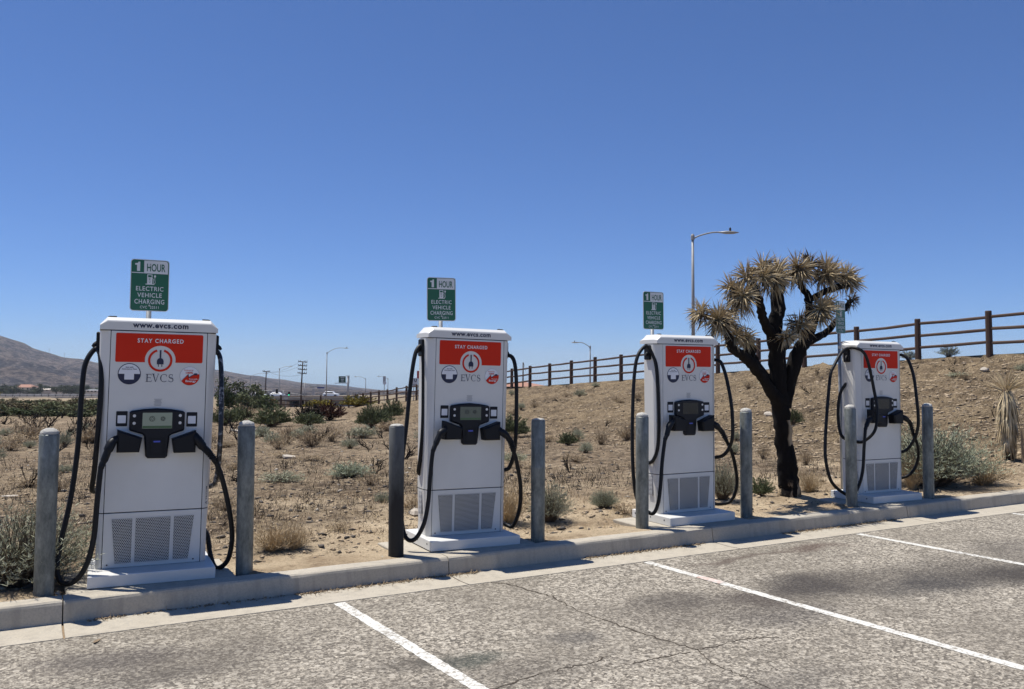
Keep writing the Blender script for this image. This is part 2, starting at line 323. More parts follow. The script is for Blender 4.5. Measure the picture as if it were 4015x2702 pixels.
k=NT('hill_soil_shading'); v=k.pos(True); f=k.noise(k.mul(v,(1,1,2.5)),.011,8,.78,.6); g=k.noise(v,.06,6,.8); h=k.noise(v,.0025,5,.6)
cc=k.mix(k.ramp(f,[(.44,0),(.54,1)]),(.24,.185,.155),(.07,.064,.07)); cc=k.mix(k.ramp(h,[(.46,0),(.56,.7)]),cc,(.25,.185,.14)); cc=k.mix(k.ramp(g,[(.49,0),(.56,.9)]),cc,(.038,.035,.038)); cc=k.mix(k.ramp(g,[(.40,.7),(.46,0)]),cc,(.33,.27,.22))  # hard tone contrast paints in ridge shading that the high sun flattens
M['hill']=k.out(cc,1,0,k.bump(g,1,14,k.bump(f,1,40)),.05)
# ------------------------------------------------------------------ terrain
def sm(a,b,v):
    t=np.clip((v-a)/(b-a),0,1); return t*t*(3-2*t)
ZY=[-200,-20,0,7.2,14,25.4,34.5,71,100,3000]; ZC=[4,3.2,2.5,2.25,1.93,1.3,.81,-1.92,-2.75,-89.8]
def bank_t(x,y):
    xc=22.38+.0443*(y-7.23); zc=np.interp(y,ZY,ZC); zl=.115-.03*np.maximum(y-3,0); h=np.maximum(zc-zl,0); wd=np.maximum(h/np.interp(y,[14,30,60,75],[.21,.15,.11,.10]),.5)
    return np.clip((x-(xc-wd))/wd,0,1),h,zl
def H(x,y,rough=True):
    x=np.asarray(x,float); y=np.asarray(y,float); t,h,zl=bank_t(x,y)
    z=zl+h*t**1.15*sm(.2,2.0,y)-1.7*sm(76,130,y)*sm(15,32,x)
    if rough:
        near=sm(.0,.6,y); far=np.clip(120/np.maximum(np.abs(y),1),0,1)
        z=z+near*((fbm(x*.5,y*.5,3,3)-.5)*.10*sm(1,8,y)+(fbm(x*2.3,y*2.3,4,9)-.5)*.045+(fbm(x*9,y*9,2,4)-.5)*.02)*np.where(t>=1,.3,1)
        onb=sm(.02,.15,t)*(t<1)*sm(.5,2,y)
        u=x*.8-y*.6; q=x*.6+y*.8
        z=z+onb*((fbm(u*.9,q*2.2,4,21)-.5)*.22-np.abs(fbm(u*.25,q*.9,3,23)-.5)*.5+(fbm(u*2.6,q*5.5,4,22)-.5)*.10)
        # two little washes running across the lot
        z=z-.05*np.exp(-((x-(3.1+.35*np.sin(y*.9)))/.16)**2)*sm(1.2,2,y)*(1-sm(4.5,6,y))
        z=z+.045*np.exp(-((y-1.05-.12*np.sin(x*1.3))/.22)**2)*(.4+.6*vnoise(x*.8,y*.8,5))
    return z
def Hz(x,y): return float(H(np.array([x]),np.array([y]))[0])
def grow(a,b,step,rate,far):
    o=[a]
    while o[-1]<b: o.append(o[-1]+step)
    s=step
    while o[-1]<far: s*=rate; o.append(o[-1]+s)
    return o
xl=[-v for v in grow(4,4.01,.12,1.14,2600)][::-1]
xs=np.array(xl+list(np.arange(-3.9,24,.11))+list(grow(24.05,24.1,.15,1.16,2600)))
yy=[-300,-80,-20,-3,-.4,-.1,-.055]
y_=-.05; s_=.05
ys=yy[:]
while y_<3200:
    ys.append(y_); s_=max(.05,min(.0085*(y_+7),400)); y_+=s_
ys=np.array(ys)
GX,GY=np.meshgrid(xs,ys); GZ=H(GX,GY)
GZ=np.where(GY<-.06,-.45,GZ)
lip=.143+(fbm(GX*7,GY*7,3,88)-.45)*.03; GZ=np.where(GY>=-.06,GZ+(lip-GZ)*(1-sm(.05,.55,GY)),GZ)
# keep the soil below each charger pad
for cx_ in (0,2.7178,5.4091,8.5798):
    ins=(np.abs(GX-cx_)<.62)&(GY>-.06)&(GY<.64); GZ=np.where(ins,np.minimum(GZ,.085),GZ)
ny,nx=GX.shape
idx=np.arange(ny*nx).reshape(ny,nx)
quads=np.stack([idx[:-1,:-1],idx[:-1,1:],idx[1:,1:],idx[1:,:-1]],-1).reshape(-1,4)
gme=bpy.data.meshes.new('ground'); gme.vertices.add(nx*ny); gme.vertices.foreach_set('co',np.stack([GX,GY,GZ],-1).ravel())
gme.loops.add(quads.size); gme.loops.foreach_set('vertex_index',quads.ravel()); gme.polygons.add(len(quads))
gme.polygons.foreach_set('loop_start',np.arange(0,quads.size,4)); gme.polygons.foreach_set('use_smooth',np.ones(len(quads),bool))
t,h_,zl_=bank_t(GX,GY)
bankz=sm(.03,.22,t)*sm(.5,2,GY)
edge=GY+(fbm(GX*.5,GY*.5,3,31)-.5)*4
burn=sm(2.4,3.6,edge)*(1-.7*sm(90,160,GY))*(1-.6*sm(.05,.4,t))
burn=burn*(.78+.22*sm(.30,.50,fbm(GX*.30+5,GY*.14,4,41))); burn=np.maximum(burn,.95*np.exp(-(((GX-2.6)/2.2)**2+((GY-5.4)/1.5)**2)))
burn=np.maximum(burn,.35*sm(.52,.62,fbm(GX*1.3+3,GY*1.6,3,43))*sm(.3,1,GY))
gu=GX*.8-GY*.6; gq=GX*.6+GY*.8
burn=np.maximum(burn,.8*sm(.5,.6,fbm(gu*.22,gq*.75,4,51))*sm(.1,.4,t))  # diagonal dark streaks paint brush shade and gullies onto the bank
farz=sm(60,300,GY)*.8; farz=np.maximum(farz,.75*sm(50,62,GY)*(1-sm(105,125,GY))*(GX<14))
at=gme.color_attributes.new('zone','FLOAT_COLOR','POINT'); at.data.foreach_set('color',np.stack([burn,bankz,farz,np.ones_like(burn)],-1).ravel().astype(np.float32))
gme.materials.append(M['ground']); gme.update(); gme.validate()
tag(link('ground',gme),'sandy desert lot rising into a dry bank',None,None,'structure')
# car park
pk=MB(); N=24
pk.add([(-90,-.620,0),(90,-.620,0),(90,-70,0),(-90,-70,0)],[(3,2,1,0)])
lotp=tag(pk.build('parking_lot',M['asphalt']),None,None,None,'structure')
rng=random.Random(5)
LX=[1.2315,4.144,7.0316,9.8966,12.75,-1.65]; ANG=-.0686
def ribbon(pts,wd,z,jit,rng,step=.04):
    P=[Vector((p[0],p[1])) for p in pts]; L_=[];
    for a,b in zip(P,P[1:]):
        n=max(1,int((b-a).length/step))
        for i in range(n): L_.append(a.lerp(b,i/n))
    L_.append(P[-1]); v=[];f=[]
    for i,p in enumerate(L_):
        d=(L_[min(i+1,len(L_)-1)]-L_[max(i-1,0)]).normalized(); nn=Vector((-d.y,d.x)); w_=wd(i/(len(L_)-1)) if callable(wd) else wd
        a=p+nn*(w_/2+rng.uniform(-jit,jit)); b=p-nn*(w_/2+rng.uniform(-jit,jit)); v+=[(a.x,a.y,z),(b.x,b.y,z)]
        if i: f.append((2*i-2,2*i-1,2*i+1,2*i))
    return v,f
for lx in LX:
    e=(lx-math.tan(ANG)*5.6, -.645-5.6)
    v,f=ribbon([(lx,-.645),e],.088,.0025,.004,rng)
    link('parking_line',mesh('parking_line',v,f,M['paint']),lotp)
v,f=ribbon([(4.144-math.tan(ANG)*.66,-.645-.66),(4.144-math.tan(ANG)*.92,-.645-.92)],.0885,.0050,.006,rng); link('pink_paint_stain',mesh('pink_paint_stain',v,f,M['paint_pink']),lotp)
CR=[[(2.514,-.625),(2.60,-.70),(2.64,-.78),(2.693,-1.027),(2.745,-1.242),(2.709,-1.637),(2.723,-1.898),(2.763,-2.155),(2.801,-2.395),(2.84,-2.572),(2.878,-2.741)],[(2.878,-2.741),(2.796,-2.952),(2.792,-3.143),(2.802,-3.31),(2.801,-3.6)],
 [(2.878,-2.741),(3.034,-2.752),(3.268,-2.726),(3.395,-2.758),(3.52,-2.83)],[(2.824,-2.76),(2.649,-2.759),(2.514,-2.754),(2.371,-2.766)],[(2.308,-2.584),(2.172,-2.636),(1.968,-2.634),(1.731,-2.65),(1.45,-2.73)],[(7.621,-1.206),(7.76,-1.411),(7.805,-1.69)],[(8.8,-.66),(8.972,-.717),(9.019,-.955),(9.076,-1.253),(9.3,-1.6)]]
for i,c in enumerate(CR):
    pts=[]
    for a,b in zip(c,c[1:]):
        for q in range(6):
            tt=q/6; pts.append((a[0]*(1-tt)+b[0]*tt+rng.uniform(-.014,.014),a[1]*(1-tt)+b[1]*tt+rng.uniform(-.014,.014)))
    pts.append(c[-1]); wmax=(.018,.010,.012,.013,.012,.009,.010)[i]
    v,f=ribbon(pts,lambda s:wmax*(.15+1.1*vnoise(np.array([s*22.+i*9]),np.array([.5]),i)[0]),.0018,.002,rng,.03); link('asphalt_crack',mesh('asphalt_crack',v,f,M['crack']),lotp)
# kerb and gutter, cast in lengths with open joints
JX=[-30.6,-27.6,-24.6,-21.6,-18.6,-15.6,-12.6,-9.6,-6.6,-3.6,-.6015,2.332,5.325,8.429,11.4,14.4,17.4,20.4,23.4,26.4]
kerb=tag(empty('kerb'),None,None,None,'structure'); gut=tag(empty('gutter'),None,None,None,'structure')
for a,b in zip(JX,JX[1:]):
    sec=[(-.2426,-.12),(-.2426,0),(-.2245,.122),(-.217,.138),(-.203,.1475),(-.19,.1485),(-.056,.1485),(-.05,.143),(-.05,-.12)]
    n=14 if -4<a<12 else 2; rings=[]
    for i in range(n+1):
        x=a+.004+(b-a-.008)*i/n
        rings.append([(x,y+(0 if z<0 else rng.uniform(-.0022,.0022)),z+(0 if z<=0 else rng.uniform(-.0018,.0018))) for y,z in sec])
    MB().loft(rings).build('kerb_segment',M['concrete'],kerb)
    g=MB().loft([[(x,y,z) for y,z in ((-.6215,-.1),(-.6215,.004),(-.44,-.003),(-.244,.003),(-.244,-.1))] for x in (a+.007,b-.007)]); g.build('gutter_slab',M['concrete'],gut)
MB().box(-31,27,-.625,-.25,-.3,-.009).build('joint_bed',M['litter'],gut); MB().box(-31,27,-.214,-.060,-.3,.10).build('joint_filler',M['crack'],kerb)
# ------------------------------------------------------------------ hills
RIDGE=[(-2200,1250),(-1500,1262),(-900,1275),(-500,1282),(-200,1295),(0,1315),(72,1336),(95,1343),(129,1362),(172,1376),(252,1399),(324,1405),(376,1419),(520,1428),(700,1436),(860,1447),(977,1468),(1027,1472),(1058,1484),(1117,1492),(1169,1507),(1228,1518),(1299,1523),(1357,1531),(1400,1540),(1500,1556),(1700,1562),(2600,1570)]
def hill_ring(rows,cols):
    az=np.linspace(math.atan((RIDGE[0][0]-2007.5)/F_PX),math.atan((RIDGE[-1][0]-2007.5)/F_PX),cols)+YAW
    pxs=2007.5+np.tan(az-YAW)*F_PX
    elev=(np.interp(pxs,[r[0] for r in RIDGE],[1446+.0052*(r[0]-2007.5)-r[1] for r in RIDGE]))/F_PX*np.cos(az-YAW)
    V=[]
    for i,tv in enumerate(np.linspace(0,1.25,rows)):
        rad=(1500+1700*tv)*np.ones_like(az); X=CAM.x+rad*np.sin(az); Y=CAM.y+rad*np.cos(az)
        ridge=elev*3200+1.8; base=-.03*1500*np.cos(az)*.8-6
        prof=(tv**1.35 if tv<=1 else 1-(tv-1)*1.1)
        Z=base+(ridge-base)*prof
        rough=np.sin(min(tv,1)*math.pi)*.85+.05
        Z=Z+(np.abs(fbm(X*.0035,Y*.0035,5,61)-.5)*-2+.4)*95*rough*np.clip((ridge-base)/120,.1,1)+(fbm(X*.02,Y*.02,3,62)-.5)*16*rough+(fbm(X*.02,Y*.02,3,62)-.5)*3*np.clip((ridge-base)/120,.1,1)
        if tv==0: Z=Z*0-95
        V.append(np.stack([X,Y,Z],-1))
    V=np.array(V); idx=np.arange(rows*cols).reshape(rows,cols)
    Q=np.stack([idx[:-1,:-1],idx[:-1,1:],idx[1:,1:],idx[1:,:-1]],-1).reshape(-1,4)
    return V.reshape(-1,3),Q
hv,hq=hill_ring(90,620)
hm=mesh('hills',hv.tolist(),[tuple(map(int,q)) for q in hq],M['hill'],True); tag(link('hills',hm),None,None,None,'structure')
# ------------------------------------------------------------------ charging stations
ZO=.147
def shell_section(hw,d0=.0):
    # half outline (left side) from the door edge round to the back
    return [(-.3535,.230),(-.372,.2385),(-.395,.259),(-hw+.010,.2785),(-hw,.303),(-hw,.455),(-hw+.012,.475),(-.365,.530)]
def hw_at(z): return float(np.interp(z,[.235,.65,1.2,2.05],[.386,.408,.418,.428]))
def shell(z0,z1,levels):
    mb=MB()
    zs=np.linspace(z0,z1,levels)
    left=[[(x,y,z-ZO) for x,y in shell_section(hw_at(z))] for z in zs]
    full=[r+[(-x,y,z) for x,y,z in r[::-1]] for r in left]
    mb.loft(full,cap=False,closed=False)
    # flip so that normals face outwards
    mb.f=[q[::-1] for q in mb.f]
    # thickness lip returning behind the door
    for r in (0,):
        pass
    return mb
PROTO=[]     # (name, mesh, parent name or None, material override key)
def part(name,me,parent=None,key=None): PROTO.append((name,me,parent,key))
w_=M['white']
pl=MB().bbox(-.4436,.4436,0,.655,0,.088,.005); part('plinth',pl.me('plinth',w_))
for yy in (.10,.33,.40,.60): 
    sc_=MB().loft([[(-.4436-dx,yy+.007*math.cos(a*math.pi/4)*1.3,.052+.007*math.sin(a*math.pi/4)) for a in range(8)] for dx in (0,.002)]); part('plinth_bolt',sc_.me('plinth_bolt',M['dark_gap']),'plinth')
part('cabinet_core',MB().loft([[(x*.985,y+(.006 if y<.3 else -.006),z-ZO) for x,y in (lambda h:h+[(-a,b) for a,b in h[::-1]])(shell_section(hw_at(z)))] for z in (.234,.65,2.049)]).me('cabinet_core',M['dark_gap']))
part('upper_shell',shell(.655,2.043,12).me('upper_shell',w_)); part('lower_shell',shell(.236,.648,6).me('lower_shell',w_))
part('door_panel',MB().bbox(-.3485,.3485,.230,.25,.655-ZO,2.043-ZO,.003).me('door_panel',w_))
lowp=MB()
lowp.bbox(-.3485,.3485,.230,.25,.236-ZO,.648-ZO,.003); part('lower_panel',lowp.me('lower_panel',w_))
for x in (-.315,.3):
    part('panel_bolt',MB().prism(disc(x,.262-ZO,.006,10),.2275,.24).me('panel_bolt',M['dark_gap']),'lower_panel')
# perforated grilles
S_=.0132; RW=S_*math.sqrt(3)/2
def hexcells(x0t,x1t,x0b,x1b,zt,zb):
    mb=MB(); nr=int((zt-zb)/RW)
    for r in range(nr+1):
        z=zt-r*RW; tt=r/nr; xa=x0t*(1-tt)+x0b*tt; xb=x1t*(1-tt)+x1b*tt
        i0=math.ceil((xa-(S_/2 if r%2 else 0))/S_); i1=math.floor((xb-(S_/2 if r%2 else 0))/S_)
        for i in range(i0,i1+1):
            x=i*S_+(S_/2 if r%2 else 0); Ro=S_/math.sqrt(3)*1.001; Ri=.0057
            v=[(x+Ro*math.sin(a*math.pi/3),.2258,z+Ro*math.cos(a*math.pi/3)-ZO) for a in range(6)]+[(x+Ri*math.sin(a*math.pi/3),.2258,z+Ri*math.cos(a*math.pi/3)-ZO) for a in range(6)]
            mb.add(v,[(a,6+a,6+(a+1)%6,(a+1)%6) for a in range(6)])
    return mb
for g in ((-.295,-.148,-.263,-.148,.602,.27),(-.127,.127,-.127,.122,.602,.27),(.148,.297,.148,.263,.602,.27)):
    me=hexcells(*g).me('perforated_sheet',w_)
    bk=MB().prism([(g[2]+.002,g[5]-ZO-.0),(g[3]-.002,g[5]-ZO-.0),(g[1]-.002,g[4]-ZO+.0),(g[0]+.002,g[4]-ZO+.0)],.2278,.2295)
    part('grille_shade_plate',bk.me('grille_shade_plate',M['dark_gap']),'lower_panel'); part('perforated_sheet',me,'lower_panel')  # black plate stands in for the unlit hollow behind the holes
# lid
def lidp(top,sh,y,x=.430): return [(-x,y,2.05-ZO),(x,y,2.05-ZO),(x,y,sh-ZO),(x-.052,y,top-ZO),(-x+.052,y,top-ZO),(-x,y,sh-ZO)]
lid=MB(); rr=[lidp(2.112,2.083,.2285),lidp(2.122,2.086,.234),lidp(2.149,2.092,.285),lidp(2.149,2.092,.48),lidp(2.115,2.083,.53)]
lid.loft(rr); lid.f=[q[::-1] for q in lid.f]; part('lid',lid.me('lid',w_))
for s in (-1,1):
    c=MB().tube([(s*.375,.30,2.148-ZO),(s*.36,.302,2.152-ZO),(s*.315,.305,2.153-ZO)],.007,8); part('lifting_cap',c.me('lifting_cap',M['black_plastic']),'lid')
    h=MB(); xs0,xs1=(s*.425,s*.452); a,b=min(xs0,xs1),max(xs0,xs1)
    h.bbox(a,b,.335,.425,1.875-ZO,2.035-ZO,.008); part('cable_bracket',h.me('cable_bracket',M['black_plastic']))
    hk=MB().tube([(s*.445,.375,1.95-ZO),(s*.462,.37,1.935-ZO),(s*.474,.365,1.918-ZO)],[.016,.016,.012],8); part('cable_hook',hk.me('cable_hook',M['black_plastic']),'cable_bracket')
# decals, each a thin vinyl sheet
def dz(name,poly,off,m,parent='door_panel',y=.230): part(name,MB().prism([(a,b-ZO) for a,b in poly],y-off,y-off+.0012).me(name,m),parent)
def dtext(name,s,cx_,cz,wd,ht,off,m,parent='door_panel',y=.230,**k):
    v,f=text_me(s,wd,ht,**k); part(name,mesh(name,[(a+cx_,y-off,b+cz-ZO) for a,b in v],f,m),parent)
red=[(-.308,1.803),(-.315,1.81),(-.315,2.02),(-.308,2.027),(.312,2.027),(.319,2.02),(.319,1.812),(.312,1.803)][::-1]
arc=[(.006+.112*math.cos(R(a)),1.822+.112*math.sin(R(a))) for a in np.linspace(-9.5,189.5,26)]
rpoly=[(-.308,1.803)]+[(p[0],p[1]) for p in arc[::-1]]+[(.312,1.803),(.319,1.812),(.319,2.02),(.312,2.027),(-.308,2.027),(-.315,2.02),(-.315,1.81)]
# split the red banner into a left half and a right half so that each polygon stays simple
top=2.027; half1=[(-.308,1.803)]+arc[::-1][:13]+[(.006,1.934),(.006,top),(-.308,top),(-.315,2.02),(-.315,1.81)]
half2=[(.006,1.934)]+arc[::-1][13:]+[(.312,1.803),(.319,1.812),(.319,2.02),(.312,top),(.006,top)]
dz('red_banner',half1,.002,M['red']); dz('red_banner',half2,.002,M['red'])
dtext('lettering','STAY CHARGED',.005,1.972,.335,.033,.0036,M['decal_white'],offset=.022,spacing=1.25)
def ringseg(r0,r1,a0,a1,n=40,c=(.006,1.82)):
    mb=MB(); v=[];f=[]
    for i in range(n+1):
        a=R(a0+(a1-a0)*i/n); v+=[(c[0]+r0*math.cos(a),.2278,c[1]+r0*math.sin(a)-ZO),(c[0]+r1*math.cos(a),.2278,c[1]+r1*math.sin(a)-ZO)]
        if i: f.append((2*i-2,2*i,2*i+1,2*i-1))
    return mb.add(v,f)
part('plug_ring',ringseg(.072,.089,108,432).me('plug_ring',M['red']),'door_panel')
plug=[(.0,1.90),(.0,1.842)]+[(.006+.0245*math.cos(R(a)),1.812+.0265*math.sin(R(a))) for a in np.linspace(100,180,7)]+[(-.0185,1.789),(-.0095,1.789),(-.0095,1.770),(-.0035,1.770),(-.0035,1.789),(.0155,1.789),(.0155,1.770),(.0215,1.770),(.0215,1.789),(.0305,1.789)]+[(.006+.0245*math.cos(R(a)),1.812+.0265*math.sin(R(a))) for a in np.linspace(0,80,7)]+[(.012,1.842),(.012,1.90)]
dz('plug_symbol',plug,.0022,M['navy'])
# EVCS in a light roman face
def strokes():
    mb=MB()
    def poly(p): mb.add([(a,.2278,b-ZO) for a,b in p],[tuple(range(len(p)))])
    def bar(x0,x1,z0,z1): poly([(x0,z0),(x1,z0),(x1,z1),(x0,z1)])
    z0,z1=1.652,1.712; x=-.094
    bar(x+.006,x+.013,z0,z1)
    bar(x,x+.040,z1-.0035,z1); bar(x,x+.042,z0,z0+.0035); bar(x+.013,x+.034,1.6825,1.686); bar(x+.037,x+.0395,z1-.013,z1-.0035); bar(x+.0395,x+.042,z0+.0035,z0+.014); bar(x+.0315,x+.034,1.678,1.690)
    x=-.048; poly([(x+.003,z1),(x+.0225,z0),(x+.0265,z0),(x+.012,z1)]); poly([(x+.0225,z0),(x+.0265,z0),(x+.0455,z1),(x+.0425,z1)]); bar(x-.003,x+.017,z1,z1+.003); bar(x+.036,x+.051,z1,z1+.003)
    cx_,cz,rx,rz=.038,1.682,.028,.031
    v=[];f=[];n=26
    for i in range(n+1):
        a=R(48+264*i/n); th=.0025+.0055*abs(math.cos(a/1.0))**2*(1 if math.cos(a)<0 else .25)
        v+=[(cx_+rx*math.cos(a),.2278,cz+rz*math.sin(a)-ZO),(cx_+(rx-th)*math.cos(a),.2278,cz+(rz-.0035)*math.sin(a)-ZO)]
        if i: f.append((2*i-2,2*i-1,2*i+1,2*i))
    mb.add(v,f); bar(.054,.057,1.694,1.709)
    v=[];f=[]; pts=[]
    for i in range(15): a=R(40+230*i/14); pts.append((.088+.0135*math.cos(a),1.697+.0145*math.sin(a)))
    for i in range(15): a=R(80-220*i/14); pts.append((.0885+.0155*math.cos(a),1.6675+.0155*math.sin(a)))
    for i,(a,b) in enumerate(pts):
        a0,b0=pts[max(i-1,0)];a1,b1=pts[min(i+1,29)]; l=math.hypot(a1-a0,b1-b0) or 1; nx_,nz=-(b1-b0)/l,(a1-a0)/l; th=.0016+.0024*math.exp(-((i-14.5)/6)**2)
        v+=[(a+nx_*th,.2278,b+nz*th-ZO),(a-nx_*th,.2278,b-nz*th-ZO)]
        if i: f.append((2*i-2,2*i-1,2*i+1,2*i))
    mb.add(v,f); bar(.0975,.1,1.696,1.7105); bar(.0725,.075,1.653,1.668)
    return mb
part('lettering',strokes().me('lettering',M['navy']),'door_panel')
dtext('lettering','www.evcs.com',.002,2.0865,.405,.031,.0015,M['navy'],'lid',.2285,offset=.03,spacing=1.12)
# round stickers
dz('subscription_sticker',disc(-.212,1.712,.082),.002,M['navy'],None); dz('sticker_face',[(-.212+.076*math.cos(R(a)),1.712+.076*math.sin(R(a))) for a in np.linspace(0,180,24)],.0034,M['decal_white'],'subscription_sticker')
dz('sticker_square',rrect(-.2465,-.1785,1.668,1.734,.003),.0048,M['decal_white'],'subscription_sticker')
dtext('lettering','Save with',-.212,1.764,.054,.0105,.0048,M['navy'],'subscription_sticker',offset=.02); dtext('lettering','Subscription Plans',-.212,1.748,.106,.0115,.0048,M['navy'],'subscription_sticker',offset=.02)
dz('energy_sticker',disc(.227,1.700,.074),.002,M['decal_grey'],None); dz('sticker_face',disc(.227,1.700,.0725),.0032,M['decal_white'],'energy_sticker')
low=[(.227+.0725*math.cos(R(a)),1.700+.0725*math.sin(R(a))) for a in np.linspace(212,372,24)]+[(.27,1.716),(.222,1.689),(.215,1.709)]
dz('energy_swoosh',low,.0042,M['red'],'energy_sticker'); dz('energy_bolt',[(.166,1.664),(.2,1.695),(.214,1.708),(.218,1.684),(.262,1.712),(.262,1.718),(.222,1.694),(.216,1.716)],.0052,M['navy'],'energy_sticker'); dz('energy_plug',rrect(.258,.284,1.706,1.722,.005),.0054,M['navy'],'energy_sticker')
dtext('lettering','Powered by',.219,1.745,.07,.011,.0052,M['red'],'energy_sticker',offset=.015); dtext('lettering','100%',.224,1.7255,.054,.0165,.0052,M['red'],'energy_sticker',offset=.02)
dtext('lettering','Renewable',.255,1.6765,.062,.009,.0062,M['decal_white'],'energy_sticker',offset=.02); dtext('lettering','Energy',.236,1.658,.078,.021,.0062,M['decal_white'],'energy_sticker',offset=.025)
# small print notice above the console, kept as plain ruled lines where it cannot be read
for i in range(6): dz('notice_line',[(-.03+(.006 if i%2 else 0),1.515-i*.0095),(.03-(.006 if i%3 else 0),1.515-i*.0095),(.03-(.006 if i%3 else 0),1.518-i*.0095),(-.03+(.006 if i%2 else 0),1.518-i*.0095)],.002,M['decal_grey'])
for a,b,c,d in ((-.2925,-.2125,1.309,1.425),(.2145,.2945,1.300,1.414)):
    dz('phone_label',rrect(a,b,c,d,.006),.0025,M['console'],None); dz('label_square',rrect(a+.011,b-.011,c+.024,c+.084,.004),.004,M['decal_white'],'phone_label')
# console
con=[(.0,1.447),(-.1,1.441),(-.185,1.428),(-.199,1.417),(-.199,1.285),(-.193,1.276),(-.105,1.247),(-.091,1.232),(-.077,1.078),(-.06,1.061),(.066,1.059),(.081,1.075),(.093,1.229),(.107,1.243),(.193,1.271),(.2,1.28),(.2,1.413),(.187,1.424),(.1,1.439)]
part('console',MB().prism([(a,b-ZO) for a,b in con],.196,.235,.012,.012).me('console',M['console']))
dz('screen',rrect(-.107,.107,1.291,1.413,.004),.0355,M['screen'],'console')
for nm in ('screen',): pass
for x in (-.165,.165):
    for z in (1.39,1.333): part('button',MB().prism(disc(x,z-ZO,.0115,14),.1925,.2).me('button',M['button']),'console')
dz('screen_band',[(-.105,1.293),(.105,1.293),(.105,1.312),(-.105,1.312)],.0372,M['screen_band'],'console')
for cx_,rr_ in ((-.038,.021),(.04,.017)):
    mb=ringseg(rr_-.004,rr_,0,360,24,(cx_,1.366)); 
    for k_ in range(5): mb.add(*MB().prism(disc(cx_+rr_*.5*math.cos(k_*1.257),1.366-ZO+rr_*.5*math.sin(k_*1.257),.004,8),.2278,.228).__dict__.values())
    mb.v=[(a,.1926 if b<.2279 else .1927,c) for a,b,c in mb.v]; part('screen_icon',mb.me('screen_icon',M['screen_ink']),'console')
dz('card_reader',rrect(-.058,.06,1.083,1.222,.01),.036,M['black_plastic'],'console'); dz('card_window',rrect(-.034,.036,1.10,1.205,.006),.0375,M['console'],'console'); dz('card_light',rrect(-.022,.026,1.184,1.196,.002),.0392,M['card_blue'],'console')
# holsters
def holster(s):
    p=[(-.281,1.287),(-.281,1.117),(-.124,1.116),(-.106,1.224)]
    if s>0: p=[(-a,b-.012) for a,b in p][::-1]
    q=MB().prism([(a,b-ZO) for a,b in (p if s<0 else p)],.118,.233,.012,.014)
    base=[(a*1.0+(.009 if (a>-.2 and s<0) else (-.009 if s<0 else (-.009 if a<.2 else .009))),b+(.009 if b>1.2 else -.009)) for a,b in p]
    part('holster',q.me('holster',M['black_plastic'])); part('holster_surround',MB().prism([(a,b-ZO) for a,b in base],.218,.2335,.004,.006).me('holster_surround',w_),'holster')
holster(-1); holster(1)
# maker's mark on the right corner strip (45 degrees), reading upwards
v,f=text_me('TRITIUM',.105,.0135,offset=.015,spacing=1.1)
ca=Vector((.70,.71,0)).normalized()
def onstrip(u,vv): # u up, vv across the strip
    base=Vector((.384,.2475,.77-ZO)); return base+Vector((0,0,u))-ca*vv+Vector((.71,-.70,0))*.004
part('maker_lettering',mesh('maker_lettering',[onstrip(a,b) for a,b in v],f,M['navy']),'upper_shell')
tri=[(math.cos(R(90+120*i))*.014,math.sin(R(90+120*i))*.014) for i in range(3)]; tri2=[(a*.5,b*.5) for a,b in tri]
part('maker_mark',mesh('maker_mark',[onstrip(a-.075,b) for a,b in tri+tri2],[(i,(i+1)%3,3+(i+1)%3,3+i) for i in range(3)],M['navy']),'upper_shell')
# rating plate low on the left side
M['rating']=simple('rating_label',(.42,.42,.42),.6)
part('rating_plate',MB().box(-.409,-.403,.345,.415,.42-ZO,.63-ZO).me('rating_plate',M['rating']),'lower_shell')
for i in range(4): part('rating_block',MB().box(-.4105,-.4085,.352,.408,.432+.048*i-ZO,.452+.048*i-ZO).me('rating_block',M['sign_back']),'lower_shell')

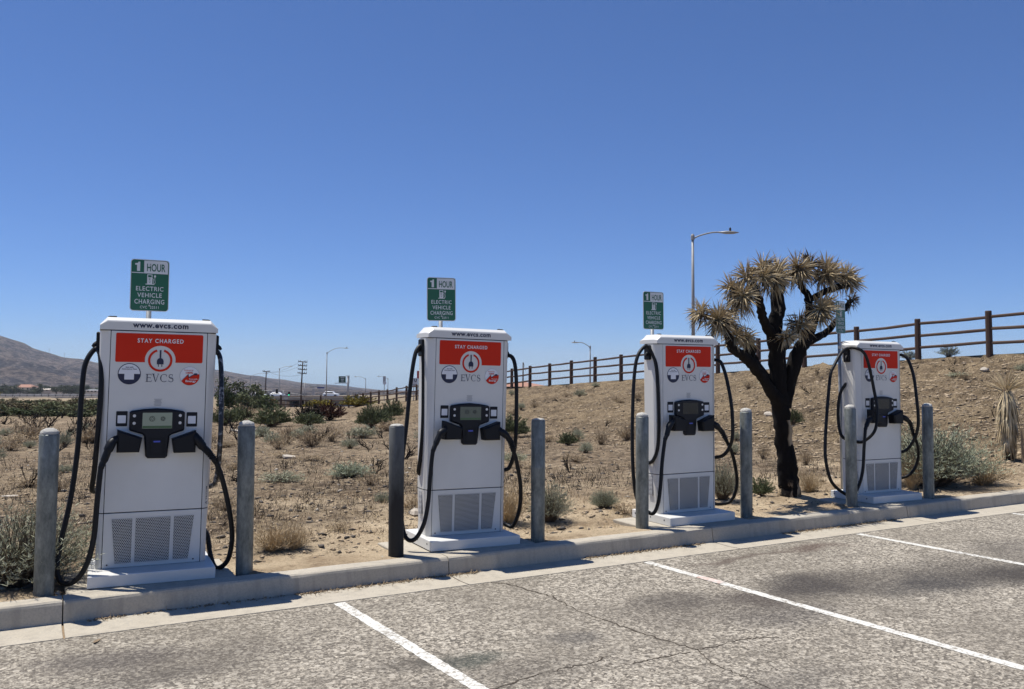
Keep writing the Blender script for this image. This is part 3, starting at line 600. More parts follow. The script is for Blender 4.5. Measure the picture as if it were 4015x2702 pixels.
CABLES=[dict(L=[(-.311,.13,1.054),(-.338,.11,.996),(-.363,.1,.92),(-.384,.09,.862),(-.4,.07,.602),(-.412,.06,.351),(-.456,.06,.154),(-.529,.08,.047),(-.605,.12,.034),(-.643,.15,.117),(-.636,.18,.278),(-.579,.22,.624),(-.545,.26,1.014),(-.535,.3,1.448),(-.518,.33,1.642),(-.46,.36,1.751),(-.425,.33,1.727),(-.41,.28,1.62),(-.405,.25,1.45),(-.412,.24,1.177),(-.425,.26,.85),(-.437,.33,.70),(-.43,.40,.655),(-.40,.42,.65)],
 R=[(.287,.13,1.068),(.331,.13,1.004),(.386,.15,.947),(.441,.16,.872),(.498,.17,.723),(.558,.18,.481),(.588,.2,.274),(.571,.22,.107),(.526,.26,.03),(.482,.34,.012),(.452,.42,.10),(.435,.48,.23),(.40,.48,.30)],
 U=[(.42,.38,1.77),(.455,.36,1.74),(.468,.3,1.66),(.47,.22,1.45),(.468,.16,1.1),(.462,.18,.857),(.455,.26,.711),(.43,.36,.66),(.39,.40,.66)]),
 dict(L=[(-.295,.13,1.052),(-.337,.11,1.027),(-.382,.1,.941),(-.414,.09,.873),(-.435,.08,.683),(-.455,.07,.426),(-.49,.07,.239),(-.55,.1,.11),(-.608,.14,.093),(-.644,.18,.18),(-.664,.2,.419),(-.648,.24,.76),(-.6,.28,1.107),(-.562,.31,1.461),(-.515,.34,1.73),(-.461,.36,1.819),(-.43,.36,1.788),(-.425,.34,1.6),(-.42,.33,1.1),(-.425,.36,.79),(-.425,.40,.66),(-.39,.42,.63)],
 R=[(.285,.13,1.04),(.343,.13,.999),(.406,.15,.932),(.439,.16,.848),(.48,.17,.753),(.546,.2,.507),(.567,.25,.295),(.552,.34,.114),(.519,.42,.106),(.45,.47,.16),(.39,.47,.24)],
 U=[(.42,.38,1.762),(.47,.296,1.749),(.49,.251,1.646),(.5,.235,1.401),(.5,.231,1.008),(.5,.269,.799),(.48,.311,.683),(.44,.307,.66),(.39,.33,.66)]),
 dict(L=[(-.323,.13,1.057),(-.37,.11,1.014),(-.406,.1,.936),(-.437,.09,.893),(-.484,.08,.665),(-.516,.07,.42),(-.546,.07,.246),(-.578,.1,.139),(-.617,.15,.143),(-.711,.2,.257),(-.75,.22,.504),(-.735,.26,.854),(-.7,.3,1.209),(-.654,.33,1.57),(-.593,.35,1.771),(-.482,.36,1.874),(-.433,.32,1.81),(-.41,.27,1.663),(-.405,.245,1.388),(-.40,.24,1.024),(-.402,.26,.786),(-.42,.31,.656),(-.44,.36,.62),(-.40,.42,.62)],
 R=[(.289,.13,1.027),(.33,.13,.995),(.41,.15,.935),(.48,.16,.838),(.604,.2,.679),(.721,.26,.42),(.744,.3,.261),(.722,.36,.139),(.643,.4,.105),(.54,.43,.11),(.44,.46,.17),(.39,.46,.23)],
 U=[(.42,.38,1.74),(.47,.262,1.727),(.49,.216,1.651),(.5,.16,1.48),(.5,.096,1.199),(.5,.086,.918),(.5,.128,.784),(.48,.202,.684),(.44,.277,.651),(.39,.32,.65)]),
 dict(L=[(-.33,.13,1.021),(-.381,.11,1.005),(-.434,.1,.943),(-.465,.09,.9),(-.503,.08,.687),(-.536,.08,.386),(-.612,.1,.174),(-.676,.14,.12),(-.743,.17,.119),(-.932,.2,.267),(-1.005,.22,.515),(-.979,.25,.776),(-.888,.29,1.219),(-.802,.32,1.561),(-.732,.33,1.67),(-.577,.35,1.838),(-.455,.345,1.905),(-.425,.235,1.90),(-.372,.175,1.845),(-.311,.16,1.712),(-.245,.14,1.402),(-.243,.095,1.129),(-.295,.085,.893),(-.357,.17,.763),(-.40,.25,.731),(-.48,.4,.77),(-.495,.46,.876),(-.494,.48,1.116),(-.47,.46,1.339),(-.42,.42,1.45),(-.39,.42,1.46)],
 R=[(.298,.13,1.033),(.348,.13,1.007),(.442,.15,.951),(.508,.16,.818),(.642,.2,.661),(.718,.25,.502),(.723,.3,.363),(.683,.36,.263),(.616,.42,.221),(.5,.46,.21),(.39,.47,.25)],
 U=[(.42,.36,1.84),(.47,.253,1.828),(.48,.193,1.762),(.5,.137,1.572),(.5,.1,1.31),(.5,.075,1.011),(.5,.1,.841),(.5,.167,.705),(.48,.24,.606),(.44,.287,.575),(.39,.31,.575)])]
CX=[0,2.7178,5.4091,8.5798]; CR_=[-.0595,-.0308,-.0107,-.028]; CT=[.0106,.0171,.0012,.0063]
SL=['white charging station with lit grey-green screen and a silvery worn cable, beside big sagebrush','white charging station next to the soot-blackened bollard, faintly lit screen','white charging station with dark screen beside the burnt Joshua tree, cables hooped at both sides','white charging station with a cable looped across its front sticker, below the rail fence']
for i in range(4):
    root=empty('charging_station',(CX[i],0,ZO)); root.rotation_euler=(0,CT[i],CR_[i])
    tag(root,SL[i],'charger','charging stations along the kerb')
    objs={}
    for nm,me,par,key in PROTO:
        if nm in('screen_band','screen_icon') and i>1: continue
        pr=objs.get(par,root) if par else root
        # only two levels of parts below the station
        o=link(nm,me,pr); 
        if nm not in objs: objs[nm]=o
        elif nm in('holster','subscription_sticker','energy_sticker','phone_label','cable_bracket'): objs[nm]=o
        if nm=='screen' :
            if i>=1:
                o.data=me.copy(); o.data.materials[0]=(None,M['screen_dim'],M['screen_dark'],M['screen_dark'])[i]
    for kx,pts in CABLES[i].items():
        sp=spline(pts,6)
        if kx in 'LR':
            s=-1 if kx=='L' else 1
            mb=MB().tube(spline([(s*.272,.16,pts[0][2]+.02)]+pts[:4],5),[.030]*6+[.034]*5+[.027]*5+[.022]*5,12)
            ht=pts[2]; c=mb.build('connector',M['black_plastic'],root,True)
            if kx=='R':
                cm=MB()
                ps=spline(pts[:4],5)
                for a in ps[1:-2:1]: cm.lathe([(.0,-.004),(.033,-.004),(.035,0),(.033,.004),(0,.004)],10); n_=50; q=cm.v[-n_:]; cm.v[-n_:]=[(x+a.x,y+a.y,z+a.z) for x,y,z in q]
                cm.build('connector_grip',M['black_plastic'],c)
            sp=spline(pts,6)[6*2:]
        m=M['cable_worn'] if (i==0 and kx=='U') else M['cable']
        MB().tube(sp,.0195,10).build('cable',m,root,True)
    # concrete pad the station stands on
    pd=MB(); pa=-.575 if i==0 else -.70
    pd.bbox(CX[i]+pa,CX[i]+.60,-.048,.655,-.05,.1472,.008); tag(pd.build('concrete_pad',M['concrete']),('flat concrete pad under the station with the lit screen beside big sagebrush','flat concrete pad under the station next to the soot-blackened bollard','flat concrete pad under the station beside the burnt Joshua tree','flat concrete pad under the station with the cable looped across its front')[i],'pad','concrete station pads')
# ------------------------------------------------------------------ bollards
BX=[-.7177,.6836,1.968,3.3787,4.6767,6.1354,7.8143,9.242]; BY=[.0702,.0757,.0702,.0275,.1054,.1088,.0678,.0436]; BH=[1.135,1.154,1.116,1.136,1.138,1.158,1.170,1.167]
BL=['grey steel bollard standing in front of the big sagebrush left of the first station','grey steel bollard with domed cap right of the station with the silvery worn cable','soot-blackened steel bollard with scorched lower half','grey steel bollard with a pale weld ring in front of wispy grey brush','grey steel bollard with rubble round its foot left of the station by the Joshua tree','grey steel bollard with rough cap right before the burnt Joshua tree','grey steel bollard in front of the station whose cable crosses its sticker','grey steel bollard between the last station and the large green sagebrush']
r_=.0661
for i in range(8):
    root=empty('steel_bollard',(BX[i],BY[i],.10)); tag(root,BL[i],'bollard','steel bollards guarding the chargers')
    root.rotation_euler=(rng.uniform(-.006,.006),rng.uniform(-.006,.006),rng.uniform(0,6))
    hh=BH[i]+.047
    pp=MB().lathe([(r_,-.15),(r_,0),(r_,hh*.45),(r_+(.002 if i==3 else 0),hh*.62),(r_+(.002 if i==3 else 0),hh*.625),(r_,hh*.63),(r_,hh-.01),(r_-.004,hh-.002),(r_-.012,hh-.006)],28)
    pp.build('pipe',M['galv_burnt'] if i==2 else M['galv'],root,True)
    rr_=random.Random(40+i); cp=MB(); prof=[(r_-.011,hh-.02),(r_-.006,hh+.001),(r_*.94,hh+.010),(r_*.80,hh+.025),(r_*.56,hh+.035),(r_*.28,hh+.041),(.006,hh+.042)]
    if i in(2,3): prof=[(a,hh+(b-hh)*.45) for a,b in prof]
    cp.lathe(prof,18); cp.v=[(x+rr_.uniform(-.003,.003),y+rr_.uniform(-.003,.003),z+rr_.uniform(-.003,.003)) for x,y,z in cp.v]
    cp.build('concrete_cap',M['cap'],root,True)
# ------------------------------------------------------------------ signs
SGN=[((.003,.75),2.4525,0,0,'behind the station with the silvery worn cable'),((2.73,.78),2.46,-.1,.012,'behind the station next to the soot-blackened bollard'),((5.385,.78),2.449,.02,.004,'behind the dark-screened station beside the Joshua tree'),((8.552,.78),2.482,.30,.018,'on a leaning post behind the last station')]
W2,H2=.1515,.2175
sg=[]
def spart(n,me): sg.append((n,me))
def sdz(n,poly,off,m): spart(n,MB().prism(poly,-off,-off+.0012).me(n,m))
def stx(n,s,cx_,cz,wd,ht,off,m,**k):
    v,f=text_me(s,wd,ht,**k); spart(n,mesh(n,[(a+cx_,-off,b+cz) for a,b in v],f,m))
spart('sign_plate',MB().prism(rrect(-W2,W2,-H2,H2,.028,6),0,.004).me('sign_plate',M['sign_white']))
sdz('green_field',rrect(-W2+.006,W2-.006,-H2+.006,H2-.006,.023,6),.0016,M['sign_green'])
# pale HOUR block with a rounded upper right corner, and the rule under the numeral
x1=W2-.013; z1=H2-.010; z0=H2-.118
sdz('hour_block',[(-.048,z0),(x1,z0),(x1,z1-.02)]+[(x1-.02+.02*math.cos(R(a)),z1-.02+.02*math.sin(R(a))) for a in (20,45,70)]+[(x1-.02,z1),(-.048,z1)],.003,M['sign_white'])
sdz('rule_line',[(-W2+.008,z0),(-.05,z0),(-.05,z0+.007),(-W2+.008,z0+.007)],.003,M['sign_white'])
sdz('numeral_one',[(-.103,.117),(-.079,.117),(-.079,.195),(-.092,.195),(-.097,.184),(-.118,.181),(-.118,.168),(-.103,.168)],.003,M['sign_white']); stx('lettering','HOUR',.046,.150,.145,.066,.0042,M['sign_green'],offset=.018)
cx_=-.002
sdz('pump_symbol',[(-.022,.012),(.018,.012),(.018,.092),(-.022,.092)],.003,M['sign_white']); sdz('pump_foot',[(-.034,.006),(.034,.006),(.034,.013),(-.034,.013)],.003,M['sign_white'])
sdz('pump_window',[(-.016,.068),(.012,.068),(.012,.086),(-.016,.086)],.0042,M['sign_green']); stx('lettering','E',-.002,.052,.014,.018,.0042,M['sign_green']); stx('lettering','V',-.002,.028,.016,.018,.0042,M['sign_green'])
hose=MB().tube(spline([(.018,-.0022,.058),(.026,-.0022,.052),(.027,-.0022,.022),(.034,-.0022,.014),(.041,-.0022,.026),(.037,-.0022,.05),(.038,-.0022,.07)],4),.0018,4); spart('pump_hose',hose.me('pump_hose',M['sign_white'])); sdz('pump_plug',[(.030,.074),(.035,.068),(.041,.068),(.046,.074),(.046,.082),(.043,.082),(.043,.09),(.040,.09),(.040,.082),(.036,.082),(.036,.09),(.033,.09),(.033,.082),(.030,.082)],.003,M['sign_white'])
for s,z,wd,ht in (('ELECTRIC',-.0285,.213,.037),('VEHICLE',-.083,.190,.037),('CHARGING',-.1375,.232,.039),('CVC  22511',-.1845,.145,.022)): stx('lettering',s,.0,z,wd,ht,.003,M['sign_white'],offset=.008,spacing=1.12)
for i,((x,y),zc,rz,lean,wh) in enumerate(SGN):
    zb=Hz(x,y); root=empty('charging_sign',(x,y,zb)); root.rotation_euler=(0,-lean,rz)
    tag(root,'green and white one hour charging sign '+wh,'sign','one hour signs on posts')
    MB().tube([(0,.026,-.3),(0,.026,zc-zb+.19)],.021,10).build('post',M['galv_plain'],root,True)
    sp0=None
    for nm,me in sg:
        o=link(nm,me,root if nm=='sign_plate' else sp0,(0,0,zc-zb) if nm=='sign_plate' else (0,0,0))
        if nm=='sign_plate': sp0=o
    for z in (.17,-.17): MB().prism(disc(.0,z,.008,8),-.007,.0).build('bolt',M['sign_back'],sp0)
# ------------------------------------------------------------------ rail fence along the crest
def fence_pt(k): y=7.23+2.271*k; return 22.38+.0443*(y-7.23),y
fence=tag(empty('rail_fence',(22.38,7.23,0)),'dark brown wooden three-rail fence running along the top of the bank','fence')
fr=random.Random(9); fp=[(*fence_pt(k),) for k in range(-4,29)]
# the fence turns at its far end
fp+=[(23.6,74.5),(21.9,75.3),(20.2,76.2),(18.4,77.0)]
tops=[]
for x,y in fp:
    z=float(np.interp(y,ZY,ZC)) if x>22 else Hz(x,y); z=min(z,Hz(x,y)+.02); hh=1.2+fr.uniform(-.03,.03)
    lean=(fr.uniform(-.015,.015),fr.uniform(-.015,.015))
    p=MB().tube([(0,0,-.3),(lean[0]*.5,lean[1]*.5,.6),(lean[0],lean[1],hh-.02),(lean[0],lean[1],hh)],[.092,.09,.088,.07],10,True,.03,fr)
    link('post',p.me('post',M['rail']),fence,(x-22.38,y-7.23,z)); tops.append((x,y,z))
for (xa,ya,za),(xb,yb,zb) in zip(tops,tops[1:]):
    for hh in (1.06,.71,.34):
        d=[fr.uniform(-.02,.02) for _ in range(4)]
        a=Vector((xa-22.38,ya-7.23,za+hh+d[0])); b=Vector((xb-22.38,yb-7.23,zb+hh+d[1])); m=(a+b)/2+Vector((d[2],0,-.012+d[3]*.5))
        MB().tube([a,a.lerp(m,.5),m,m.lerp(b,.5),b],[.042,.047,.046,.044,.047],7,True,.06,fr).build('rail',M['rail'],fence)
# ------------------------------------------------------------------ Joshua tree
TX,TY=7.794,1.015; TZ=Hz(TX,TY)
jt=tag(empty('joshua_tree',(TX,TY,TZ)),'burnt black Joshua tree with tufts of dead tan spiky leaves','tree')
jr=random.Random(3); tm=MB()
def tree_path(pts,rads,dy0,dy1):
    P=[(x,dy0+(dy1-dy0)*i/(len(pts)-1),z) for i,(x,z) in enumerate(pts)]
    sp=spline(P,5); n=len(sp); rd=[]
    for i in range(n):
        t=i/(n-1)*(len(rads)-1); a=int(min(t,len(rads)-2)); rd.append(rads[a]*(1-(t-a))+rads[a+1]*(t-a))
    sp=[p+Vector((jr.uniform(-.012,.012),jr.uniform(-.012,.012),0)) for p in sp]
    tm.tube(sp,[q*.84 for q in rd],12,True,.13,jr); return P[-1]
tree_path([(0,-.1),(-.02,.1),(-.05,.36),(-.08,.61),(-.13,.99),(-.15,1.28)],[.185,.16,.145,.135,.13,.145],0,0)
tree_path([(-.15,1.12),(-.25,1.26),(-.38,1.37),(-.58,1.55),(-.78,1.72),(-.98,1.82),(-1.18,1.91),(-1.27,2.1),(-1.38,2.26)],[.11,.10,.085,.08,.085,.07,.065,.055,.045],0,-.25)
tree_path([(-.76,1.70),(-.75,1.87),(-.85,1.98),(-.93,2.02)],[.05,.042,.04,.035],-.1,-.2)
tree_path([(-.19,1.2),(-.38,1.55),(-.51,1.82),(-.64,2.09),(-.81,2.26)],[.10,.08,.072,.06,.05],0,.3)
tree_path([(-.15,1.15),(-.2,1.47),(-.23,1.88),(-.28,2.13),(-.22,2.43),(-.22,2.76)],[.135,.13,.13,.12,.11,.09],0,-.05)
tree_path([(-.28,2.05),(-.51,2.22),(-.64,2.37),(-.77,2.54),(-.92,2.67)],[.08,.07,.062,.055,.05],-.03,-.3)
tree_path([(-.19,2.3),(-.06,2.49),(-.04,2.78)],[.06,.055,.045],0,.2)
tree_path([(-.09,1.15),(.01,1.62),(.12,1.93),(.24,2.14),(.33,2.4)],[.11,.11,.11,.085,.06],0,-.2)
tree_path([(.27,2.2),(.36,2.58),(.30,2.75),(.22,2.92)],[.065,.055,.05,.05],-.1,.1)
tree_path([(.12,1.97),(.53,2.1),(.69,2.18),(.88,2.34),(1.02,2.47),(1.18,2.6)],[.075,.055,.05,.042,.04,.04],-.1,-.05)
tree_path([(.34,2.55),(.62,2.68),(.85,2.76),(1.12,2.84)],[.05,.052,.055,.045],0,-.15)
tree_path([(-.2,1.85),(-.10,2.02),(-.06,2.16)],[.06,.05,.045],-.05,-.22)
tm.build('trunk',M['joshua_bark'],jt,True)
def rosette(c,d,n,ln,rng,droop=.5,spread=1.0):
    mb=MB(); d=Vector(d).normalized()
    a=d.orthogonal().normalized(); b=d.cross(a)
    for i in range(n):
        th=math.acos(1-rng.random()*(1+spread)); ph=rng.uniform(0,6.283)
        o=(d*math.cos(th)+(a*math.cos(ph)+b*math.sin(ph))*math.sin(th)).normalized()
        back=th>1.5
        L=ln*rng.uniform(.75,1.12); base=Vector(c)-d*rng.uniform(0,.10 if not back else .18)+o*.015
        tip=base+o*L; 
        if back or rng.random()<.3: tip.z-=droop*L*rng.uniform(.3,1); 
        mid=base.lerp(tip,.5)+Vector((0,0,.015))
        sd_=o.cross(Vector((rng.uniform(-1,1),rng.uniform(-1,1),rng.uniform(-1,1)))).normalized()*.0075*rng.uniform(.8,1.3); up_=o.cross(sd_).normalized()*.004
        mb.add([base+sd_*.7,base-sd_*.7,mid+sd_,mid-sd_,mid+up_,tip],[(0,4,2),(0,1,4),(1,3,4),(2,4,5),(4,3,5)])
    return mb
ROS=[((-1.50,-.3,2.24),(-.7,-.6,.3),.25,130),((-1.70,-.2,2.32),(-.9,-.1,.5),.21,90),((-.95,-.22,2.03),(-.4,-.8,.2),.19,90),((-1.18,-.26,2.05),(-.6,-.7,0),.19,90),
 ((-1.03,.1,2.27),(-.4,-.9,.05),.25,130),((-.62,.25,2.52),(.4,-.2,.8),.22,80),((-.36,-.16,2.80),(-.05,-.97,.2),.28,160),((-.50,-.05,2.97),(-.3,-.1,1),.24,100),((-.16,-.0,2.97),(.1,-.2,1),.24,100),
 ((-1.14,-.37,2.53),(-.4,-.9,.15),.26,150),((-.74,-.32,2.80),(-.3,-.85,.2),.23,110),((-1.05,-.3,2.78),(-.9,-.3,.3),.25,100),
 ((.2,-.05,2.98),(.02,-.75,.1),.30,170),((.63,-.14,2.93),(.05,-.95,.25),.26,130),((.99,-.16,2.90),(.35,-.9,.1),.25,130),((1.14,-.14,2.82),(.9,-.3,-.1),.2,80),((.37,-.26,2.43),(.05,-.98,.1),.28,160),((.60,-.15,2.50),(.9,-.4,.1),.24,90),
 ((-.27,-.26,2.05),(-.2,-.95,-.1),.17,80),((-.05,-.29,2.22),(.15,-.97,.1),.23,120),((.74,0,3.05),(.3,0,1),.23,90),((-1.2,-.2,2.66),(-.7,0,.7),.22,80),((.92,.0,3.0),(.6,0,.8),.22,80)]
for c,d,ln,n in ROS:
    rosette(c,d,n,ln,jr,.45,.25).build('leaf_rosette',M['blade'],jt)
    c2=Vector(c)-Vector(d).normalized()*.09-Vector((0,0,.03)); rosette(c2,(-d[0]*.3,-d[1]*.2,-.8),int(n*.5),ln*.85,jr,.7,.3).build('dead_leaf_collar',M['blade_dark'],jt)
for c,d,ln,n in [((.44,0,3.08),(.1,-.1,1),.22,120),((1.22,-.05,2.63),(.6,-.2,.6),.13,80)]:
    rosette(c,d,n,ln,jr,.7,.6).build('leaf_rosette',M['blade_dark'],jt)
# single-stemmed young yucca by the frame's right edge
YX,YY=13.14,1.28; YZ=Hz(YX,YY); yt=tag(empty('young_yucca',(YX,YY,YZ)),'single-stemmed yucca with a skirt of hanging dead leaves at the foot of the bank','yucca')
MB().tube([(0,0,-.1),(.02,0,.4),(-.02,0,.8),(-.06,0,1.18)],[.06,.06,.07,.05],10,True,.1,jr).build('trunk',M['twig'],yt,True)
rosette((-.06,0,1.17),(0,0,1),70,.40,jr,0,-.25).build('leaf_crown',M['blade'],yt)
sk=MB()
for i in range(560):
    a=jr.uniform(0,6.283); z0=jr.uniform(.22,1.17)**1.0; L=jr.uniform(.3,.5)*(.6 if z0<.7 else 1); o=Vector((math.cos(a),math.sin(a),0)); fl=jr.uniform(.15,.42)
    b=Vector((-.05,0,z0))+o*.045; t_=b+o*L*fl+Vector((0,0,-L)); m=b.lerp(t_,.5)+o*.03; s=Vector((-o.y,o.x,0))*.011
    sk.add([b-s*.5,b+s*.5,m+s,m-s,t_],[(0,1,2,3),(3,2,4)])
sk.build('leaf_skirt',M['blade'],yt)
tb=empty('timber_planter',(13.17,.98,Hz(13.17,.98))); tag(tb,'weathered plank crate beside the hanging-skirted yucca','crate')
for zz in (.0,.26): MB().bbox(-.13,.9,-.02,.02,.06+zz,.30+zz,.006).build('plank',M['timber'],tb)
for xx in (-.1,.85): MB().bbox(xx,xx+.06,.022,.08,-.1,.58,.004).build('post',M['timber'],tb)
# ------------------------------------------------------------------ shrubs
def shrub_mesh(seed,stems,leaves,lw,ll,up_=.5,curl=.25,wob=.06,tips=True):
    r=random.Random(seed); st=MB(); lf=MB()
    for i in range(stems):
        a=r.uniform(0,6.283); e=math.asin(min(1,r.uniform(up_*.25,1)**.7)); L=r.uniform(.6,1.0)
        d=Vector((math.cos(a)*math.cos(e)*.62,math.sin(a)*math.cos(e)*.62,math.sin(e))); b=Vector((math.cos(a),math.sin(a),0))*r.uniform(0,.12)
        t_=b+d*L; t_.z=min(1.02,max(.08,t_.z)); m=b.lerp(t_,.5)+Vector((r.uniform(-wob,wob),r.uniform(-wob,wob),curl*.2))
        pts=[b,b.lerp(m,.6)+Vector((0,0,.02)),m,m.lerp(t_,.55)+Vector((r.uniform(-wob,wob)*.5,r.uniform(-wob,wob)*.5,.02)),t_]
        s=Vector((-math.sin(a),math.cos(a),r.uniform(-.4,.4)))*.006; v=[]
        for q,p in enumerate(pts): k_=1-q*.2; v+=[p-s*k_,p+s*k_]
        st.add(v,[(2*q,2*q+1,2*q+3,2*q+2) for q in range(4)])
        for j in range(leaves):
            tt=r.uniform(.35,1.02)**.8*4; q=min(3,int(tt)); p=pts[q].lerp(pts[q+1],min(1,tt-q))
            o=Vector((r.uniform(-1,1),r.uniform(-1,1),r.uniform(-.1,1.5)))+d*.8; o.normalize(); l=ll*r.uniform(.5,1.3); sd_=o.cross(Vector((r.uniform(-1,1),r.uniform(-1,1),.3))).normalized()*lw*r.uniform(.6,1.3)
            lf.add([p-sd_*.5,p+sd_*.5,p+o*l*.6+sd_,p+o*l],[(0,1,2),(0,2,3)])
    return st,lf
def twig_mesh(seed,n=5,depth=4,thick=.028):
    r=random.Random(seed); mb=MB()
    def br(p,d,L,t,k):
        q=p+d*L*.5+Vector((r.uniform(-1,1),r.uniform(-1,1),r.uniform(-.5,.8)))*L*.1; e=p+d*L
        mb.tube([p,q,e],[t,t*.85,t*.6],4,True,.15,r)
        if k>0:
            for _ in range(r.choice((2,2,3))):
                nd=(d+Vector((r.uniform(-1,1),r.uniform(-1,1),r.uniform(-.25,.8)))*.75).normalized(); br(q.lerp(e,r.uniform(.2,1)),nd,L*r.uniform(.5,.75),t*.6,k-1)
    for i in range(n):
        a=r.uniform(0,6.283); br(Vector((r.uniform(-.05,.05),r.uniform(-.05,.05),-.03)),Vector((math.cos(a)*.75,math.sin(a)*.75,r.uniform(.5,1.1))).normalized(),r.uniform(.3,.5),thick*r.uniform(.6,1.1),depth-1)
    V=np.array([tuple(v) for v in mb.v]); ext=max(np.abs(V[:,:2]).max()*2,1e-3); V[:,:2]/=ext; V[:,2]/=max(V[:,2].max(),1e-3); mb.v=[tuple(v) for v in V]
    return mb
KINDS={}
def kind(name,n,mk):
    KINDS[name]=[]
    for s in range(n):
        st,lf=mk(s); KINDS[name].append((st.me(name+'_stems',st.mat) if st else None,lf.me(name+'_foliage',lf.mat) if lf else None))
def mk(stems,leaves,lw,ll,sm_,lm,**kw):
    def f(s):
        st,lf=shrub_mesh(s*7+stems,stems,leaves,lw,ll,**kw); st.mat=M[sm_]; lf.mat=M[lm]; return st,lf
    return f
kind('sage_big',2,mk(620,18,.0038,.048,'twig','sage_leaf',up_=.6)); kind('sage_green',1,mk(760,20,.0034,.05,'twig','sage_green',up_=.75))
kind('sage',3,mk(170,12,.012,.10,'twig','sage_leaf',up_=.6)); kind('dry_big',2,mk(330,6,.005,.075,'dry_leaf','dry_leaf',up_=.7,wob=.1)); kind('dry',3,mk(110,7,.011,.12,'twig','dry_leaf',up_=.7,wob=.1))
kind('green',3,mk(160,20,.016,.11,'twig','green_leaf',up_=.5)); kind('green_low',1,mk(300,18,.010,.075,'twig','sage_green',up_=.4)); kind('yellow',1,mk(160,20,.024,.08,'twig','yellow_leaf',up_=.4)); kind('rust',1,mk(150,16,.022,.1,'char','rust_leaf',up_=.5)); kind('black',1,mk(150,12,.018,.12,'char','black_leaf',up_=.5))
def ktw(s):
    t=twig_mesh(70+s,4+s%3); t.mat=M['char']; return t,None
kind('burnt',4,ktw)
SR=random.Random(17)
def shrub(name,kd,x,y,wd,ht,label,cat,group=None,var=None):
    z=Hz(x,y); root=empty(name,(x,y,z-.01),SR.uniform(0,6.283)); root.scale=(wd*1.0,wd*1.0,ht)
    tag(root,label,cat,group); st,lf=KINDS[kd][SR.randrange(len(KINDS[kd])) if var is None else var]
    if st: link('stems',st,root)
    if lf: link('foliage',lf,root)
    return root
def where(x,y):
    t_=float(bank_t(np.array([x]),np.array([y]))[0][0])
    if t_>.08: return 'on the slope of the bank'
    if y<3: return 'on bare sand close behind the kerb'
    if y<10: return 'on the scorched ground in the middle of the lot'
    if y<22: return 'on the brown ground towards the back of the lot'
    return 'at the back of the lot near the thicket'
def look(a,b): return 'low' if b<.22 else ('tall' if b>.48 else ('spreading' if a>b*1.45 else 'rounded'))
# the ones that stand out
shrub('sagebrush','sage_big',-.84,.60,1.08,.64,'bushy grey-green sagebrush behind the bollard left of the first station','shrub',None,0)
shrub('sagebrush','sage_green',10.45,.86,1.65,.95,'largest green sagebrush by the kerb right of the last bollard','shrub',None,0)
shrub('sagebrush','sage_big',4.06,.92,.46,.47,'grey twiggy sagebrush behind the bollard with the pale weld ring','shrub',None,1)
shrub('sagebrush','sage_big',6.76,1.15,.46,.52,'tan-grey sagebrush behind the cable of the dark-screened station','shrub',None,0)
shrub('sagebrush','sage_green',5.11,1.39,.34,.26,'small pale green sagebrush on bare sand left of the third pad','shrub')
shrub('grass_clump','green',7.47,1.2,.28,.28,'upright green clump at the left foot of the burnt Joshua tree','shrub')
shrub('desert_bush','green_low',3.71,6.53,.66,.28,'low spreading green bush alone on the scorched ground','bush')
shrub('dry_brush','dry_big',3.60,1.0,.55,.52,'tall wispy tan brush behind the cable of the second station','shrub',None,0)
shrub('dry_brush','dry_big',1.12,.92,.52,.31,'wispy dry brush on the sand right of the first station','shrub',None,1)
shrub('dry_brush','dry_big',1.30,.86,.34,.28,'greenish wispy dry brush beside the tan one right of the first station','shrub',None,0)
shrub('dry_brush','dry_big',8.43,1.25,.5,.36,'dry tan brush between the burnt Joshua tree and the last station','shrub',None,1)
shrub('dry_brush','dry_big',11.35,.62,.85,.5,'tangle of dry twigs right of the largest green sagebrush','shrub',None,0)
shrub('dry_brush','dry_big',9.9,.75,.42,.6,'tall dry stalks between last bollard and largest green sagebrush','shrub',None,1)
shrub('scorched_bush','black',10.61,32.98,1.3,1.0,'charred black bush below the fence corner','bush',None,0)
shrub('scorched_bush','rust',12.18,34.81,1.45,1.0,'scorched rust-red bush beside the charred black one','bush',None,0)
for x,y,a,b in ((26.6,82.5,2.6,.95),(28.6,77.5,3.0,1.15)): shrub('flowering_bush','yellow',x-4.3,y-12,a,b,'yellow flowering bush at the far end of the fence','bush','yellow flowering bushes')
for x,y,a,b in [(-.29,9.91,.3,.16),(-1.6,27.73,.5,.3),(-1.08,28.46,.3,.2),(-.85,18.49,.3,.22),(-.05,18.52,.36,.42),(.39,27.22,.28,.22),(7.83,17.58,.8,.4),(5.99,13.27,.4,.28),(5.65,21.08,.6,.32),(6.07,18.29,.42,.28),(9.8,8.66,.3,.26),(12.26,12.65,.34,.34),(11.74,6.12,.2,.26),(13.33,7.71,.18,.24),(.84,27.54,.5,.4),(3.09,3.36,.22,.15),(4.9,16.5,.5,.3),(7.0,20.5,.6,.35),(8.9,15.5,.5,.3),(3.4,24,.6,.4),(2.4,21,.5,.3)]:
    shrub('sagebrush','sage',x,y,a*1.1,b*1.1,look(a,b)+' grey-green sagebrush '+where(x,y),'shrub',look(a,b)+' sagebrush '+where(x,y))
